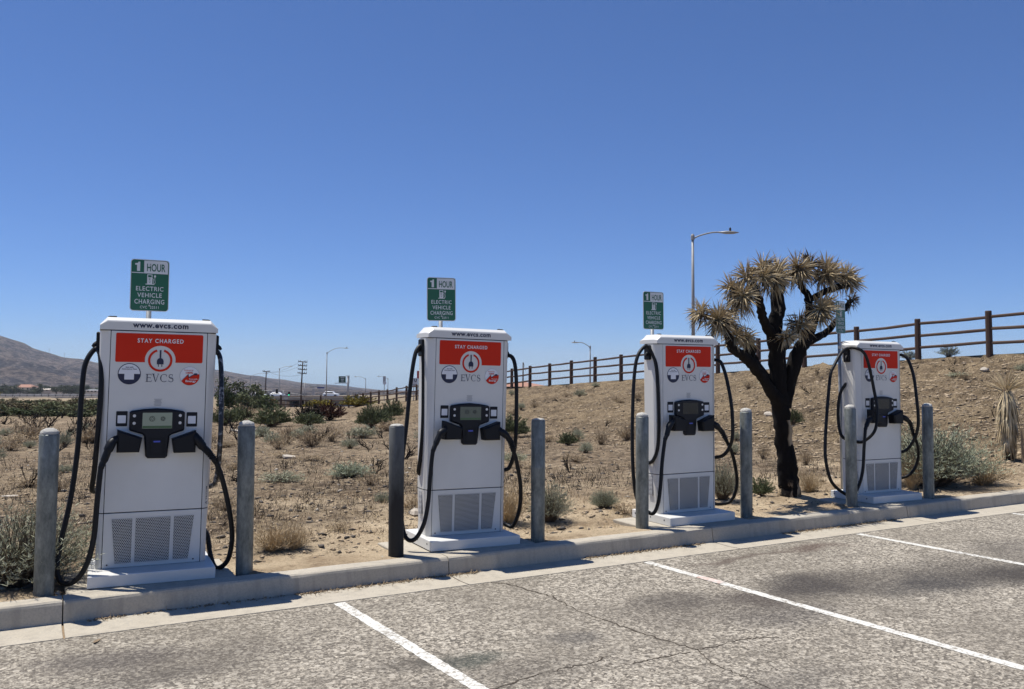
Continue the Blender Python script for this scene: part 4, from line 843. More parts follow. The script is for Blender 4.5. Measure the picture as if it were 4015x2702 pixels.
for x,y,a,b in [(-1.28,17.87,.55,.34),(.72,23.94,.5,.44),(4.53,14.39,.5,.34),(6.53,16.47,.65,.48),(5.11,.99,.3,.14),(3.13,1.27,.22,.13),(11.57,5.18,.25,.32),(11.31,3.88,.28,.33),(8.83,39.2,1.3,.85),(11.79,10.89,.46,.42),(12.62,10.89,.45,.52),(5.49,14.88,.75,.48),(3.58,5.19,.36,.24),(3.03,2.23,.26,.22),(1.94,1.57,.25,.11),(1.18,3.5,.28,.19),(6.2,20,.6,.4),(2.2,15,.45,.3),(.5,20,.5,.35),(-.6,24,.6,.4),(3.4,18,.6,.4),(10.1,21.5,.7,.4)]:
    shrub('dry_brush','dry',x,y,a*1.1,b*1.1,look(a,b)+' dry tan brush '+where(x,y),'shrub',look(a,b)+' dry brush '+where(x,y))
for x,y,a,b in [(7.8,28.6,1.4,.9),(10.7,24.7,1.0,.9),(14.15,31.4,1.0,1.0),(11.92,15.7,.95,.72),(10.84,10.98,.45,.34),(14.95,7.5,.4,.36),(12.06,27.1,.8,.66),(6.64,32.5,1.2,.75),(8.55,38.4,1.2,.7),(9.6,29.5,1.1,.6)]:
    shrub('desert_bush','green',x,y,a*1.1,b*1.05,look(a,b)+' green desert bush '+where(x,y),'bush',look(a,b)+' green bushes '+where(x,y))
for x,y,a,b in [(-.83,7.81,.4,.42),(-1.38,30.7,.3,.5),(.47,17.5,.25,.32),(.26,12.8,.18,.18),(5.76,15.3,.85,.55),(8.25,17.2,.4,.36),(3.17,8.53,.2,.18),(4.24,6.75,.34,.29),(6.07,12.2,.15,.2),(7.17,5.3,.24,.34),(4.56,12.2,.08,.18),(3.19,7,.08,.11),(-.8,37.1,1.1,.72),(6.23,28.7,.65,.64),(19.86,6.53,.55,.28),(.71,30.3,.45,.42),(-1.33,14.9,.1,.14),(6.91,15.9,.38,.36),(6,19,.5,.45),(2.06,2.9,.1,.08),(4.6,19.5,.6,.5),(2.9,26,.7,.6),(5.2,24,.8,.6),(-.2,34,1.0,.7)]:
    shrub('burnt_shrub','burnt',x,y,a,b,look(a,b)+' burnt black leafless shrub '+where(x,y),'shrub',look(a,b)+' burnt shrubs '+where(x,y))
shrub('crest_shrub','sage',22.6,8.6,.55,.42,'small grey shrub on the crest under the rails','shrub','shrubs under the rails'); shrub('crest_shrub','sage',22.6,9.9,.6,.32,'small grey shrub on the crest under the rails','shrub','shrubs under the rails')
for i in range(46):
    y=SR.uniform(2.2,32); xt=float(22.38+.0443*(y-7.23)); x=xt-SR.uniform(.6,10.5); a=SR.uniform(.22,.6); b=SR.uniform(.14,.4); kd=SR.choice(('dry','dry','sage','burnt'))
    shrub('bank_brush',kd,x,y,a,b,look(a,b)+dict(dry=' straw-coloured',sage=' greyish',burnt=' blackened')[kd]+' tuft '+where(x,y),'shrub',look(a,b)+dict(dry=' straw',sage=' grey',burnt=' black')[kd]+' tufts '+where(x,y))
# ------------------------------------------------------------------ far trees and hedges
def crown_mesh(seed,n,clumps=16,ls=.07):
    r=random.Random(seed); mb=MB(); cl=[]
    for i in range(clumps):
        a=r.uniform(0,6.283); rr=r.uniform(0,.38); z=r.uniform(.22,.86); k_=math.sqrt(max(.05,1-((z-.5)/.55)**2)); cl.append((rr*k_*math.cos(a),rr*k_*math.sin(a),z,r.uniform(.10,.19)))
    for i in range(n):
        c=cl[r.randrange(clumps)]; o=Vector((r.gauss(0,1),r.gauss(0,1),r.gauss(0,1))).normalized()*r.uniform(.4,1.05)*c[3]; p=Vector(c[:3])+o
        d=Vector((r.uniform(-1,1),r.uniform(-1,1),r.uniform(-.4,1.2))).normalized()*ls*r.uniform(.6,1.4); s=d.cross(Vector((r.uniform(-1,1),r.uniform(-1,1),r.uniform(-1,1)))).normalized()*ls*.32
        mb.add([p-s,p+d*.5+s*.2-s*1.2,p+d,p+d*.5+s],[(0,1,2,3)])
    return mb
def trunk_mesh(seed):
    r=random.Random(seed); mb=MB()
    mb.tube([(0,0,-.1),(.01,0,.2),(0,.02,.5)],[.035,.03,.015],6)
    for i in range(5):
        a=r.uniform(0,6.283); mb.tube([(0,0,.15+.05*i),(math.cos(a)*.15,math.sin(a)*.15,.4+.05*i),(math.cos(a)*.28,math.sin(a)*.28,.6+.03*i)],[.018,.012,.005],5)
    return mb
CRW={k_:[crown_mesh(100+i,1500).me('crown',M[k_]) for i in range(3)] for k_ in ('dark_leaf','green_leaf','far_leaf','yellow_leaf','olive_leaf')}
TRK=trunk_mesh(1).me('trunk',M['twig'])
def ftree(name,x,y,z,wd,ht,lf,label,cat,group=None):
    root=empty(name,(x,y,z),SR.uniform(0,6.28)); root.scale=(wd,wd,ht); tag(root,label,cat,group)
    link('trunk',TRK,root); link('crown',CRW[lf][SR.randrange(3)],root)
for i,(x,y,a,b,lf) in enumerate([(12.9,66,2.5,3.0,'dark_leaf'),(14.1,66.5,3.2,2.6,'dark_leaf'),(15.6,67,3.0,2.4,'green_leaf'),(13.2,60,2.6,1.7,'green_leaf'),(15.0,60,2.6,1.5,'dark_leaf'),(11.2,68,2.4,1.9,'dark_leaf'),(16.8,70,2.4,1.9,'green_leaf')]):
    ftree('leafy_tree',x,y,Hz(x,y)-.15,a,b,lf,'dense green tree at the far edge of the lot' if lf=='green_leaf' else 'dark green tree at the far edge of the lot','tree','trees at the far edge of the lot' if lf=='green_leaf' else 'dark trees at the far edge of the lot')
for i in range(95):
    y=SR.uniform(54,112); x=-.83+(y+7)*math.tan(R(SR.uniform(-3.4,8.5))); wd=SR.uniform(1.5,3.4); lf=SR.choice(('green_leaf','dark_leaf','olive_leaf','olive_leaf')); hh_=SR.uniform(.7,1.7); ftree('hedge_bush',x,y,Hz(x,y)-hh_*.22,wd,hh_,lf,dict(green_leaf='mid green bush',dark_leaf='dark green bush',olive_leaf='brownish olive bush')[lf]+' in the thicket across the lot','bush',dict(green_leaf='green bushes',dark_leaf='dark bushes',olive_leaf='olive bushes')[lf]+' in the far thicket')
for i in range(60):
    y=SR.uniform(6,24)**1.0; x=-.83+(y+7)*math.tan(R(SR.uniform(-3,34))); a=SR.uniform(.3,.8); b=SR.uniform(.15,.42)
    shrub('dead_brush',SR.choice(('burnt','dry','burnt','dry','sage')),x,y,a,b,look(a,b)+' dead brush '+where(x,y),'shrub',look(a,b)+' dead brush '+where(x,y))
for i in range(44):
    y=SR.uniform(20,58); x=-.83+(y+7)*math.tan(R(SR.uniform(-3.2,14))); shrub('dead_brush',SR.choice(('burnt','dry','burnt')),x,y,SR.uniform(.6,1.3),SR.uniform(.35,.8),'tangled dead brush in front of the far thicket','shrub','dead brush before the thicket')
ftree('hedge_bush',-5.3,112,Hz(-5.3,112),2.6,2.5,'yellow_leaf','yellow-green bush standing above the far thicket','bush')
def far_xy(px,d): # ground plan position at a bearing
    v=fw+r2*((px-2007.5)/F_PX); return CAM.x+v.x*d,CAM.y+v.y*d
def far_z(py,d,px=0): return CAM.z+(1446+.0052*(px-2007.5)-py)/F_PX*d
FT=random.Random(77)
for i in range(80):
    px=-60+i*6+FT.uniform(-4,4); d=FT.uniform(540,860); x,y=far_xy(px,d); zb=far_z(1538+FT.uniform(-3,3),d,px); ftree('distant_tree',x,y,zb-1,FT.uniform(8,14),FT.uniform(4,8.5),'far_leaf','dark tree among the houses below the hills','tree','trees among the distant houses')
# ------------------------------------------------------------------ ground litter (uncountable)
def scatter(n,rmin,rmax,seed,ymin=.02,az=(-4,64),p=1.0):
    g=np.random.default_rng(seed); a=np.radians(g.uniform(az[0],az[1],n)); rr=rmin*(rmax/rmin)**g.random(n)**p
    x=CAM.x+rr*np.sin(a); y=CAM.y+rr*np.cos(a); ok=(y>ymin)&(x<22.3)
    for c in CX: ok&=~((np.abs(x-c)<.75)&(y<.7))
    return x[ok],y[ok]
OCT=[(1,0,0),(0,1,0),(-1,0,0),(0,-1,0),(0,0,.7),(0,0,-.5)]; OF=[(0,1,4),(1,2,4),(2,3,4),(3,0,4),(1,0,5),(2,1,5),(3,2,5),(0,3,5)]
def clods(x,y,smin,smax,seed,z=None,pw=3,el=1.25):
    g=np.random.default_rng(seed); n=len(x); z=H(x,y) if z is None else z; s=smin+(smax-smin)*g.random(n)**pw
    o=(np.array(OCT)[None]+g.uniform(-.4,.4,(n,6,3)))*s[:,None,None]*np.array([el,1,.8]); a=g.uniform(0,6.28,n) if el<1.5 else g.normal(-.65,.5,n); c,s_=np.cos(a)[:,None],np.sin(a)[:,None]
    V=np.stack([o[...,0]*c-o[...,1]*s_*.75,o[...,0]*s_+o[...,1]*c*.75,o[...,2]],-1)+np.stack([x,y,z+s*.12],-1)[:,None]
    return V.reshape(-1,3),(np.array(OF)[None]+(np.arange(n)*6)[:,None,None]).reshape(-1,3)
def npmesh(name,V,Fc,m):
    me=bpy.data.meshes.new(name); me.vertices.add(len(V)); me.vertices.foreach_set('co',V.astype(np.float32).ravel()); k_=Fc.shape[1]
    me.loops.add(Fc.size); me.loops.foreach_set('vertex_index',Fc.ravel().astype(np.int32)); me.polygons.add(len(Fc)); me.polygons.foreach_set('loop_start',np.arange(0,Fc.size,k_,dtype=np.int32)); me.materials.append(m); me.update(); return me
def stuff(name,V,Fc,m,label): tag(link(name,npmesh(name,V,Fc,m)),label,name.replace('_',' '),None,'stuff')
x,y=scatter(42000,6.8,60,1); V,Fc=clods(x,y,.004,.034,2,pw=5); stuff('soil_clods',V,Fc,M['stone'],'small stones and soil clods strewn over the sandy lot')
x,y=scatter(60000,11,45,11,1.0,(25,66)); t,_,_=bank_t(x,y); k_=t>.05; V,Fc=clods(x[k_],y[k_],.008,.05,12,pw=4,el=1.9); stuff('bank_clods',V,Fc,M['stone'],'rough clods of earth covering the bank')
x,y=scatter(9000,7.2,45,21,.3); V,Fc=clods(x,y,.005,.05,22,pw=4); stuff('dark_rubble',V,Fc,M['dark_stone'],'dark burnt rubble strewn on the lot')
x,y=scatter(420,9,38,31,2); V,Fc=clods(x,y,.012,.05,32); stuff('pale_rubble',V,Fc,M['white_stone'],'pale broken rubble strewn on the lot')
def blades(x,y,per,hmin,hmax,wd,seed,lay=0.5,z=None):
    g=np.random.default_rng(seed); n=len(x); z=H(x,y) if z is None else z
    x=np.repeat(x,per)+g.normal(0,.035,n*per); y=np.repeat(y,per)+g.normal(0,.035,n*per); z=np.repeat(z,per); N_=n*per
    a=g.uniform(0,6.283,N_); L=g.uniform(hmin,hmax,N_); t=(lay*.25+lay*.75*g.random(N_))*1.5; hx=np.sin(t)*L; hz=np.cos(t)*L
    s=wd*g.uniform(.6,1.4,N_); b=np.stack([x,y,z-.01],-1); d=np.stack([-np.sin(a)*s,np.cos(a)*s,0*s],-1); tip=b+np.stack([np.cos(a)*hx,np.sin(a)*hx,hz],-1)
    V=np.stack([b-d,b+d,tip],1).reshape(-1,3); return V,np.arange(3*N_).reshape(-1,3)
x,y=scatter(7000,7,50,41,.25); kk=fbm(x*.5,y*.5,3,71)>.44; V,Fc=blades(x[kk],y[kk],7,.02,.11,.0035,42,1.0); stuff('dry_grass',V,Fc,M['grass'],'short dry grass tufts on the sandy lot')
x,y=scatter(9000,8,50,51,1.0); kk=fbm(x*.4+9,y*.4,3,72)>.45; V,Fc=blades(x[kk],y[kk],6,.02,.10,.004,52,1.0); stuff('burnt_stubble',V,Fc,M['twig'],'brown burnt stubble on the lot')
x,y=scatter(9000,9.5,48,151,2.2); kk=fbm(x*.45+4,y*.45,3,172)>.42; V,Fc=blades(x[kk],y[kk],7,.03,.2,.004,152,.9); stuff('charred_stubble',V,Fc,M['char'],'charred stubble on the scorched ground')
# twigs lying flat
g=np.random.default_rng(61); x,y=scatter(3800,6.9,40,62,.1); n=len(x); a=g.uniform(0,6.283,n); L=g.uniform(.03,.22,n); z=H(x,y)+.008; dx,dy=np.cos(a)*L,np.sin(a)*L; wv=.0045
V=np.stack([np.stack([x-dy*wv/L,y+dx*wv/L,z],-1),np.stack([x+dy*wv/L,y-dx*wv/L,z],-1),np.stack([x+dx,y+dy,H(x+dx,y+dy)+.02],-1)],1).reshape(-1,3); stuff('fallen_twigs',V,np.arange(3*n).reshape(-1,3),M['char'],'charred twigs lying on the ground')
# litter caught in the gutter against the kerb face
g=np.random.default_rng(71); xs_=[]; 
for a_,b_,n_ in ((-.45,-.2,60),(1.0,2.3,420),(2.3,2.6,120),(3.7,5.2,420),(6.3,8.2,620),(-.2,1.0,90)): xs_.append(g.uniform(a_,b_,n_))
x=np.concatenate(xs_); y=-.247-np.abs(g.normal(0,.022,len(x))); V1,F1=clods(x,y,.004,.014,72,z=np.full(len(x),.004),pw=2); stuff('gutter_litter',V1,F1,M['litter'],'dry leaf litter gathered along the foot of the kerb')
x=np.concatenate(xs_)[::2]; V,Fc=blades(x,-.252-np.abs(g.normal(0,.02,len(x))),2,.015,.06,.0025,73,1.02,z=np.full(len(x),.012)); stuff('gutter_twigs',V,Fc,M['dry_leaf'],'dry stalks gathered along the foot of the kerb')
# crumbs of concrete round the bollard feet
xs_=[];ys_=[]
for bx,by in zip(BX,BY):
    n_=70; a=g.uniform(0,6.283,n_); rr=.06+np.abs(g.normal(0,.07,n_)); xs_.append(bx+rr*np.cos(a)*1.5); ys_.append(by+rr*np.sin(a)*.8+.03)
x=np.concatenate(xs_);y=np.concatenate(ys_); k_=y>-.04; x,y=x[k_],y[k_]; V,Fc=clods(x,y,.005,.026,81,z=np.maximum(H(x,y),.12)); stuff('concrete_crumbs',V,Fc,M['cap'],'crumbs of concrete round the feet of the bollards')
# a few single things lying about
def bit(name,pts,th,loc,rz,m,label,cat,tilt=(0,0)):
    o=MB().prism(pts,0,th).build(name,m); o.rotation_euler=(R(-90)+tilt[0],tilt[1],rz); o.location=loc; tag(o,label,cat); return o
bit('plastic_scrap',[(-.1,-.03),(.02,-.045),(.1,-.02),(.09,.03),(-.02,.04),(-.11,.02)],.006,(-1.05,6.4,Hz(-1.05,6.4)+.03),.3,M['white_stone'],'flat white plastic scrap lying on the sand behind the first bollard','scrap',(.1,.05))
bit('plastic_scrap',[(-.25,-.1),(.2,-.12),(.28,.06),(.05,.14),(-.22,.1)],.05,(5.5,24.2,Hz(5.5,24.2)+.1),.6,M['white_stone'],'crumpled white sheet by the green bushes across the lot','scrap',(.3,.2))
bit('pale_slab',[(-.13,-.08),(.11,-.09),(.15,.03),(.0,.09),(-.12,.06)],.04,(3.9,11.0,Hz(3.9,11.)+.06),.2,M['white_stone'],'broken pale slab lying on the scorched ground','slab',(.2,.1))
def rock(x,y,sz,label,seed,m='white_stone'):
    r=random.Random(seed); mb=MB(); mb.lathe([(.02,-.35),(.75,-.3),(1,0),(.8,.32),(.35,.5),(.02,.53)],9); mb.v=[(a*sz*(1+r.uniform(-.25,.25)),b*sz*.7*(1+r.uniform(-.25,.25)),c*sz*(1+r.uniform(-.2,.2))) for a,b,c in mb.v]
    o=mb.build('pale_rock',M[m]); o.location=(x,y,Hz(x,y)+sz*.1); o.rotation_euler=(0,0,r.uniform(0,6)); tag(o,label,'rock')
rock(20.3,6.1,.13,'pale rock high on the bank below the fence',1); rock(15.9,9.2,.14,'pale rock on the bank behind the Joshua tree',2); rock(3.0,2.1,.11,'pale flat stone on the sand left of the scorched bollard',3)
bit('dry_leaf',[(-.05,-.008),(.0,-.012),(.05,-.004),(.055,.004),(0,.012),(-.045,.008)],.003,(-.42,-.79,.008),1.1,M['litter'],'curled dry leaf lying on the asphalt below the first station','leaf',(.2,.1))
# ------------------------------------------------------------------ things along the road beyond the lot
def wp(px,py,d): x,y=far_xy(px,d); return Vector((x,y,far_z(py,d,px)))
def lamp(px,pyt,pyb,d,apx,apy,label,head=1.0,r=.11,rise=.5):
    t=wp(px,pyt,d); b=wp(px,pyb,d); root=empty('street_lamp',(t.x,t.y,b.z)); tag(root,label,'street lamp','street lamps'); hh=t.z-b.z
    MB().tube([(0,0,-.5),(0,0,hh*.5),(0,0,hh)],[r,r*.8,r*.62],8).build('pole',M['lamp_grey'],root,True); MB().lathe([(r*.95,hh-.05),(r*.95,hh+.2),(r*.5,hh+.3)],8).build('pole_cap',M['lamp_grey'],root)
    e=wp(apx,apy,d)-t; e=Vector((e.x,e.y,e.z))
    m1=Vector((e.x*.18,e.y*.18,e.z*rise)); m2=Vector((e.x*.55,e.y*.55,e.z*1.0)); P=[(0,0,hh),(m1.x,m1.y,hh+m1.z),(m2.x,m2.y,hh+m2.z),(e.x,e.y,hh+e.z)]
    MB().tube(spline(P,5),.045,6).build('arm',M['lamp_grey'],root,True)
    u=Vector((e.x,e.y,0)).normalized(); c=Vector((e.x,e.y,hh+e.z)); hd=MB()
    hd.tube([c-u*.55*head,c-u*.2*head,c+u*.15*head,c+u*.4*head],[.05*head,.13*head,.12*head,.03*head],8); hd.v=[(x_,y_,c.z+(z_-c.z)*.6) for x_,y_,z_ in hd.v]; h=hd.build('lamp_head',M['lamp_grey'],root,True)
    MB().lathe([(.05*head,c.z+.04),(.05*head,c.z+.2*head),(.02,c.z+.24*head)],6,(c.x,c.y)).build('photocell',M['far_dark'],h)
lamp(2718,932,1420,50,2866,906,'tall grey street lamp rising behind the Joshua tree',1.25,.115)
lamp(2314,1362,1520,100,2253,1340,'grey street lamp behind the fence between second and third station')
lamp(1284,1384,1575,150,1360,1362,'tall grey street lamp with the blue street name plate')
lamp(1099,1446,1575,200,1144,1434,'grey street lamp left of the tall power pole',1,.13)
lamp(1437,1484,1560,230,1397,1474,'far grey street lamp leaning its arm left, right of the freeway sign',1,.12)
lamp(1524,1484,1565,230,1486,1473,'far grey street lamp beside the turned sign back',1,.12)
lamp(986,1474,1555,230,1052,1461,'far street lamp with long arm left of the small power pole',.9,.12)
lamp(918,1490,1545,230,985,1474,'far street lamp above the dark trees',.9,.16)
def power(px,pyt,pyb,d,arms,hwpx,lean,label):
    t=wp(px,pyt,d); b=wp(px-lean,pyb,d); root=empty('power_pole',(b.x,b.y,b.z)); tag(root,label,'power pole','wooden power poles'); v=t-b
    MB().tube([(0,0,-1),tuple(v*.5),tuple(v)],[.2,.17,.13],8).build('pole',M['pole_wood'],root,True)
    sd_=Vector((r2.x,r2.y,0)).normalized()
    for py in arms:
        z=far_z(py,d,px)-b.z; c=v*(z/v.z); w_=hwpx/F_PX*d
        a=MB().tube([c-sd_*w_+Vector((0,0,.12)),c+sd_*w_-Vector((0,0,.08))],.11,5).build('cross_arm',M['pole_wood'],root)
        for k_ in (-.95,-.5,.5,.95): MB().lathe([(.05,z+.05),(.08,z+.2),(.03,z+.42)],6,(c.x+sd_.x*w_*k_,c.y+sd_.y*w_*k_)).build('insulator',M['far_dark'],a)
power(1190,1414,1590,200,(1416,1431,1446,1461),17.5,7,'tall dark wooden power pole with four cross-arms')
power(1048,1452,1562,230,(1454,),14,3,'wooden power pole with one cross-arm left of the tall one')
power(961,1493,1545,300,(1495,),12,0,'small far wooden power pole above the green trees')
# overhead wires between the poles
wr=empty('power_lines',tuple(wp(1190,1416,200))); tag(wr,'thin overhead wires between the wooden power poles','wires'); o0=wp(1190,1416,200)
for a,b in (((1175,1417,200),(1036,1455,230)),((1205,1417,200),(1060,1455,230)),((1204,1460,200),(1060,1456,230))):
    A,B=wp(*a)-o0,wp(*b)-o0; MB().tube([A.lerp(B,t/8)-Vector((0,0,4*.9*(t/8)*(1-t/8))) for t in range(9)],.022,4).build('wire',M['far_dark'],wr)
# freeway sign
b=wp(1368,1560,210); fs=empty('freeway_sign',tuple(b)); tag(fs,'green freeway sign on a single column with catwalk','sign'); hh=far_z(1470,210,1368)-b.z
sdv=Vector((r2.x,r2.y,0)).normalized(); pxm=210/F_PX
MB().tube([(0,0,-1),(0,0,hh)],[.30,.27],10).build('column',M['sign_back'],fs,True)
def fq(name,x0,x1,z0,z1,m,th=.12,off=-.5,par=fs):
    mb=MB().box(x0*pxm,x1*pxm,off,off+th,z0,z1); an=math.atan2(sdv.y,sdv.x); c_,s_=math.cos(an),math.sin(an); mb.v=[(x_*c_-y_*s_,x_*s_+y_*c_,z_) for x_,y_,z_ in mb.v]; return mb.build(name,m,par)
zz=lambda py: far_z(py,210,1368)-b.z
pn=fq('panel',-35,-8,zz(1497),zz(1472),M['freeway_green']); fq('frame',-8,7,zz(1471.5),zz(1469.5),M['sign_back'],.2); fq('frame',4.5,6.5,zz(1499),zz(1470),M['sign_back'],.2); fq('frame',-8,7,zz(1499),zz(1497),M['sign_back'],.2)
cw=fq('catwalk',-47,6,zz(1500),zz(1497.6),M['sign_back'],.9,-1.2)
for k_,(a_,c2) in enumerate(((-28,-13),(-26,-14),(-25,-16))): fq('legend_line',a_,c2,zz(1478.5+k_*6.5),zz(1476+k_*6.5),M['sign_white'],.02,-.53)
# street name plate on the lamp, separate blue board
q=wp(1262,1517,149.6); bs=empty('street_name_sign',tuple(q)); tag(bs,'long blue street name plate fixed to the tall lamp','sign')
mb=MB().box(-.62,.62,-.02,.02,-.12,.12); an=math.atan2(sdv.y,sdv.x); mb.v=[(x_*math.cos(an)-y_*math.sin(an),x_*math.sin(an)+y_*math.cos(an),z_) for x_,y_,z_ in mb.v]; mb.build('plate',M['sign_blue'],bs)
def turned(px,py,wpx,hpx,d,pyb,label,m='sign_back',name='road_sign'):
    c=wp(px,py,d); zb=far_z(pyb,d,px); root=empty(name,(c.x,c.y,zb)); tag(root,label,'sign'); k_=d/F_PX; z=c.z-zb
    mb=MB().box(-wpx/2*k_,wpx/2*k_,-.02,.02,z-hpx/2*k_,z+hpx/2*k_); mb.v=[(x_*math.cos(an)-y_*math.sin(an),x_*math.sin(an)+y_*math.cos(an),z_) for x_,y_,z_ in mb.v]; mb.build('board',M[m],root); MB().tube([(0,.05,-.5),(0,.05,z)],.05,6).build('post',M['lamp_grey'],root)
    return root,k_,z
turned(1127,1553,16,16,140,1585,'grey back of a square road sign beside the underpass'); turned(1510,1483,11,22,200,1562,'tall grey sign back with a round board below it'); rs,k_,z=turned(1511,1498,2,2,199,1562,'round pale sign board under the tall sign back'); 
dm=MB().prism(disc(0,0,7*k_,16),-.03,.0); dm.v=[(x_*math.cos(an)-y_*math.sin(an),x_*math.sin(an)+y_*math.cos(an),z_+z) for x_,y_,z_ in dm.v]; dm.build('round_board',M['sign_white'],rs)
turned(1233,1533,10,22,180,1575,'tall grey sign back on the sloping signal pole')
tu,k_,z=turned(1626,1497,30,36,95,1560,'white lettered board beyond the fence, half hidden by the second station','sign_white','lettered_board')
for ch,ox,dz_,w_,h_ in (('T',-.17,.26,.28,.34),('U',.17,.26,.28,.34),('P',-.25,-.25,.19,.2),('O',0,-.25,.2,.2),('O',.25,-.25,.2,.2)):
    v,f=text_me(ch,w_,h_,offset=.02); V=[]
    for a_,b_ in v: V.append(((a_+ox)*math.cos(an)+.03*math.sin(an),(a_+ox)*math.sin(an)-.03*math.cos(an),b_+z+dz_))
    link('letter',mesh('letter',V,f,M['far_dark']),tu)
turned(1645,1466,16,30,96,1560,'red sign above the white lettered board','sign_red')
# traffic signals
sgm=empty('traffic_signal',tuple(wp(1115,1575,170))); tag(sgm,'traffic signal mast arm with two black signal heads','traffic light'); o0=wp(1115,1575,170)
MB().tube([(0,0,0),tuple(wp(1115,1527,170)-o0)],.12,8).build('pole',M['lamp_grey'],sgm,True); MB().tube([tuple(wp(1115,1528,170)-o0),tuple(wp(1060,1527,170)-o0),tuple(wp(1005,1532,170)-o0)],[.09,.07,.05],6).build('arm',M['lamp_grey'],sgm,True)
def head(root,o0,px,py,d,h=18,w_=8,lit=False):
    c=wp(px,py,d)-o0; k_=d/F_PX; mb=MB().bbox(-w_/2*k_,w_/2*k_,-.18,.18,-h/2*k_,h/2*k_,.03); mb.v=[(x_*math.cos(an)-y_*math.sin(an)+c.x,x_*math.sin(an)+y_*math.cos(an)+c.y,z_+c.z) for x_,y_,z_ in mb.v]; hd=mb.build('signal_head',M['far_dark'],root)
    for i_ in (-1,0,1):
        l=MB().prism(disc(0,i_*h*.3*k_,w_*.3*k_,10),-.22,-.18); l.v=[(x_*math.cos(an)-y_*math.sin(an)+c.x,x_*math.sin(an)+y_*math.cos(an)+c.y,z_+c.z) for x_,y_,z_ in l.v]; l.build('lens',M['sig_green'] if (lit and i_==-1) else M['tyre'],hd)
head(sgm,o0,1026,1530,170); head(sgm,o0,1091,1531,170)
bd=MB().box(-6*170/F_PX,6*170/F_PX,-.03,.03,-.33,.33); c=wp(1080,1528,169)-o0; bd.v=[(x_*math.cos(an)-y_*math.sin(an)+c.x,x_*math.sin(an)+y_*math.cos(an)+c.y,z_+c.z) for x_,y_,z_ in bd.v]; bd.build('arm_sign',M['sign_back'],sgm)
sg2=empty('traffic_signal',tuple(wp(1200,1580,150))); tag(sg2,'traffic signal with its green light on at the end of a mast arm','traffic light'); o0=wp(1200,1580,150)
MB().tube([(0,0,0),tuple(wp(1199,1498,150)-o0)],[.11,.08],8).build('pole',M['lamp_grey'],sg2,True); MB().tube([tuple(wp(1200,1548,150)-o0),tuple(wp(1168,1541,150)-o0),tuple(wp(1139,1538,150)-o0)],.06,6).build('arm',M['lamp_grey'],sg2,True); MB().tube([tuple(wp(1199,1499,150)-o0),tuple(wp(1215,1505,150)-o0),tuple(wp(1232,1517,150)-o0)],.05,6).build('luminaire_arm',M['lamp_grey'],sg2,True)
head(sg2,o0,1139,1540,150,16,6.5,True)
sg3=empty('pedestrian_signal',tuple(wp(1235,1597,110))); tag(sg3,'low black pedestrian signal glowing green behind the fence corner','traffic light'); o0=wp(1235,1597,110); MB().tube([(0,0,-.3),tuple(wp(1235,1580,110)-o0)],.05,6).build('pole',M['lamp_grey'],sg3,True); head(sg3,o0,1235,1583,110,9,5,True)
# overpass
ov=empty('overpass',tuple(wp(1150,1570,190))); tag(ov,'grey concrete overpass with a dark opening under it','bridge'); o0=wp(1150,1570,190)
def slab(name,px0,px1,py0,py1,d,m,dep=6,par=ov,lift=0):
    A=wp(px0,py1,d)-o0;B=wp(px1,py1,d)-o0; hz=(py1-py0)/F_PX*d; bk=Vector((fw.x,fw.y,0)).normalized()*dep
    mb=MB().add([A,B,B+bk,A+bk]+[p+Vector((0,0,hz)) for p in (A,B,B+bk,A+bk)],[(0,3,2,1),(4,5,6,7),(0,1,5,4),(1,2,6,5),(2,3,7,6),(3,0,4,7)]); return mb.build(name,m,par)
slab('deck',985,1420,1556,1566,190,M['far_concrete'],9); slab('parapet',985,1420,1549,1555.5,189.6,M['far_concrete'],.4); slab('abutment',985,1126,1566.5,1592,191,M['far_concrete'],8); slab('abutment',1210,1420,1566.5,1592,191,M['far_concrete'],8); slab('underpass_shade',1126,1210,1566.5,1592,199,M['far_dark'],.5)  # near-black sheet stands in for the shade inside the underpass
for px in (1150,1178,1206): slab('pier',px,px+4,1566.5,1592,193,M['far_concrete'],.8)
slab('warning_board',1065,1087,1561,1567.5,189,M['orange'],.1)
slab('fence_screen',1050,1140,1572,1592,150,M['timber'],.3)
# vehicles on the overpass
def vehicle(px,py,d,ln,ht,label,m):
    c=wp(px,py,d); root=empty('parked_car' if False else 'passing_car',tuple(c),an); tag(root,label,'car','cars on the overpass')
    body=[(-ln/2,.25),(ln/2,.25),(ln/2,.75),(ln*.36,.85),(-ln*.46,.9),(-ln/2,.8)]; MB().prism(body,-.85,.85,.06,.08).build('body',M[m],root)
    cab=[(-ln*.44,.88),(ln*.26,.88),(ln*.12,ht),(-ln*.36,ht)]; MB().prism(cab,-.72,.72,.06,.08).build('cabin',M[m],root)
    MB().prism([(-ln*.38,.94),(ln*.2,.94),(ln*.1,ht-.1),(-ln*.33,ht-.1)],-.735,.735).build('window',M['glass'],root)
    for x_ in (-ln*.32,ln*.32):
        for y_ in (-.86,.66):
            MB().prism(disc(x_,.32,.32,14),y_,y_+.2).build('wheel',M['tyre'],root)
vehicle(1303,1554,192,3.4,1.3,'white car with dark windows on the overpass beside the tall lamp','car_white'); vehicle(1094,1555,192,3.0,1.2,'white car on the overpass behind the street lamp','car_white'); vehicle(1026,1556,193,2.6,1.1,'white car on the overpass behind the signal head','car_white')
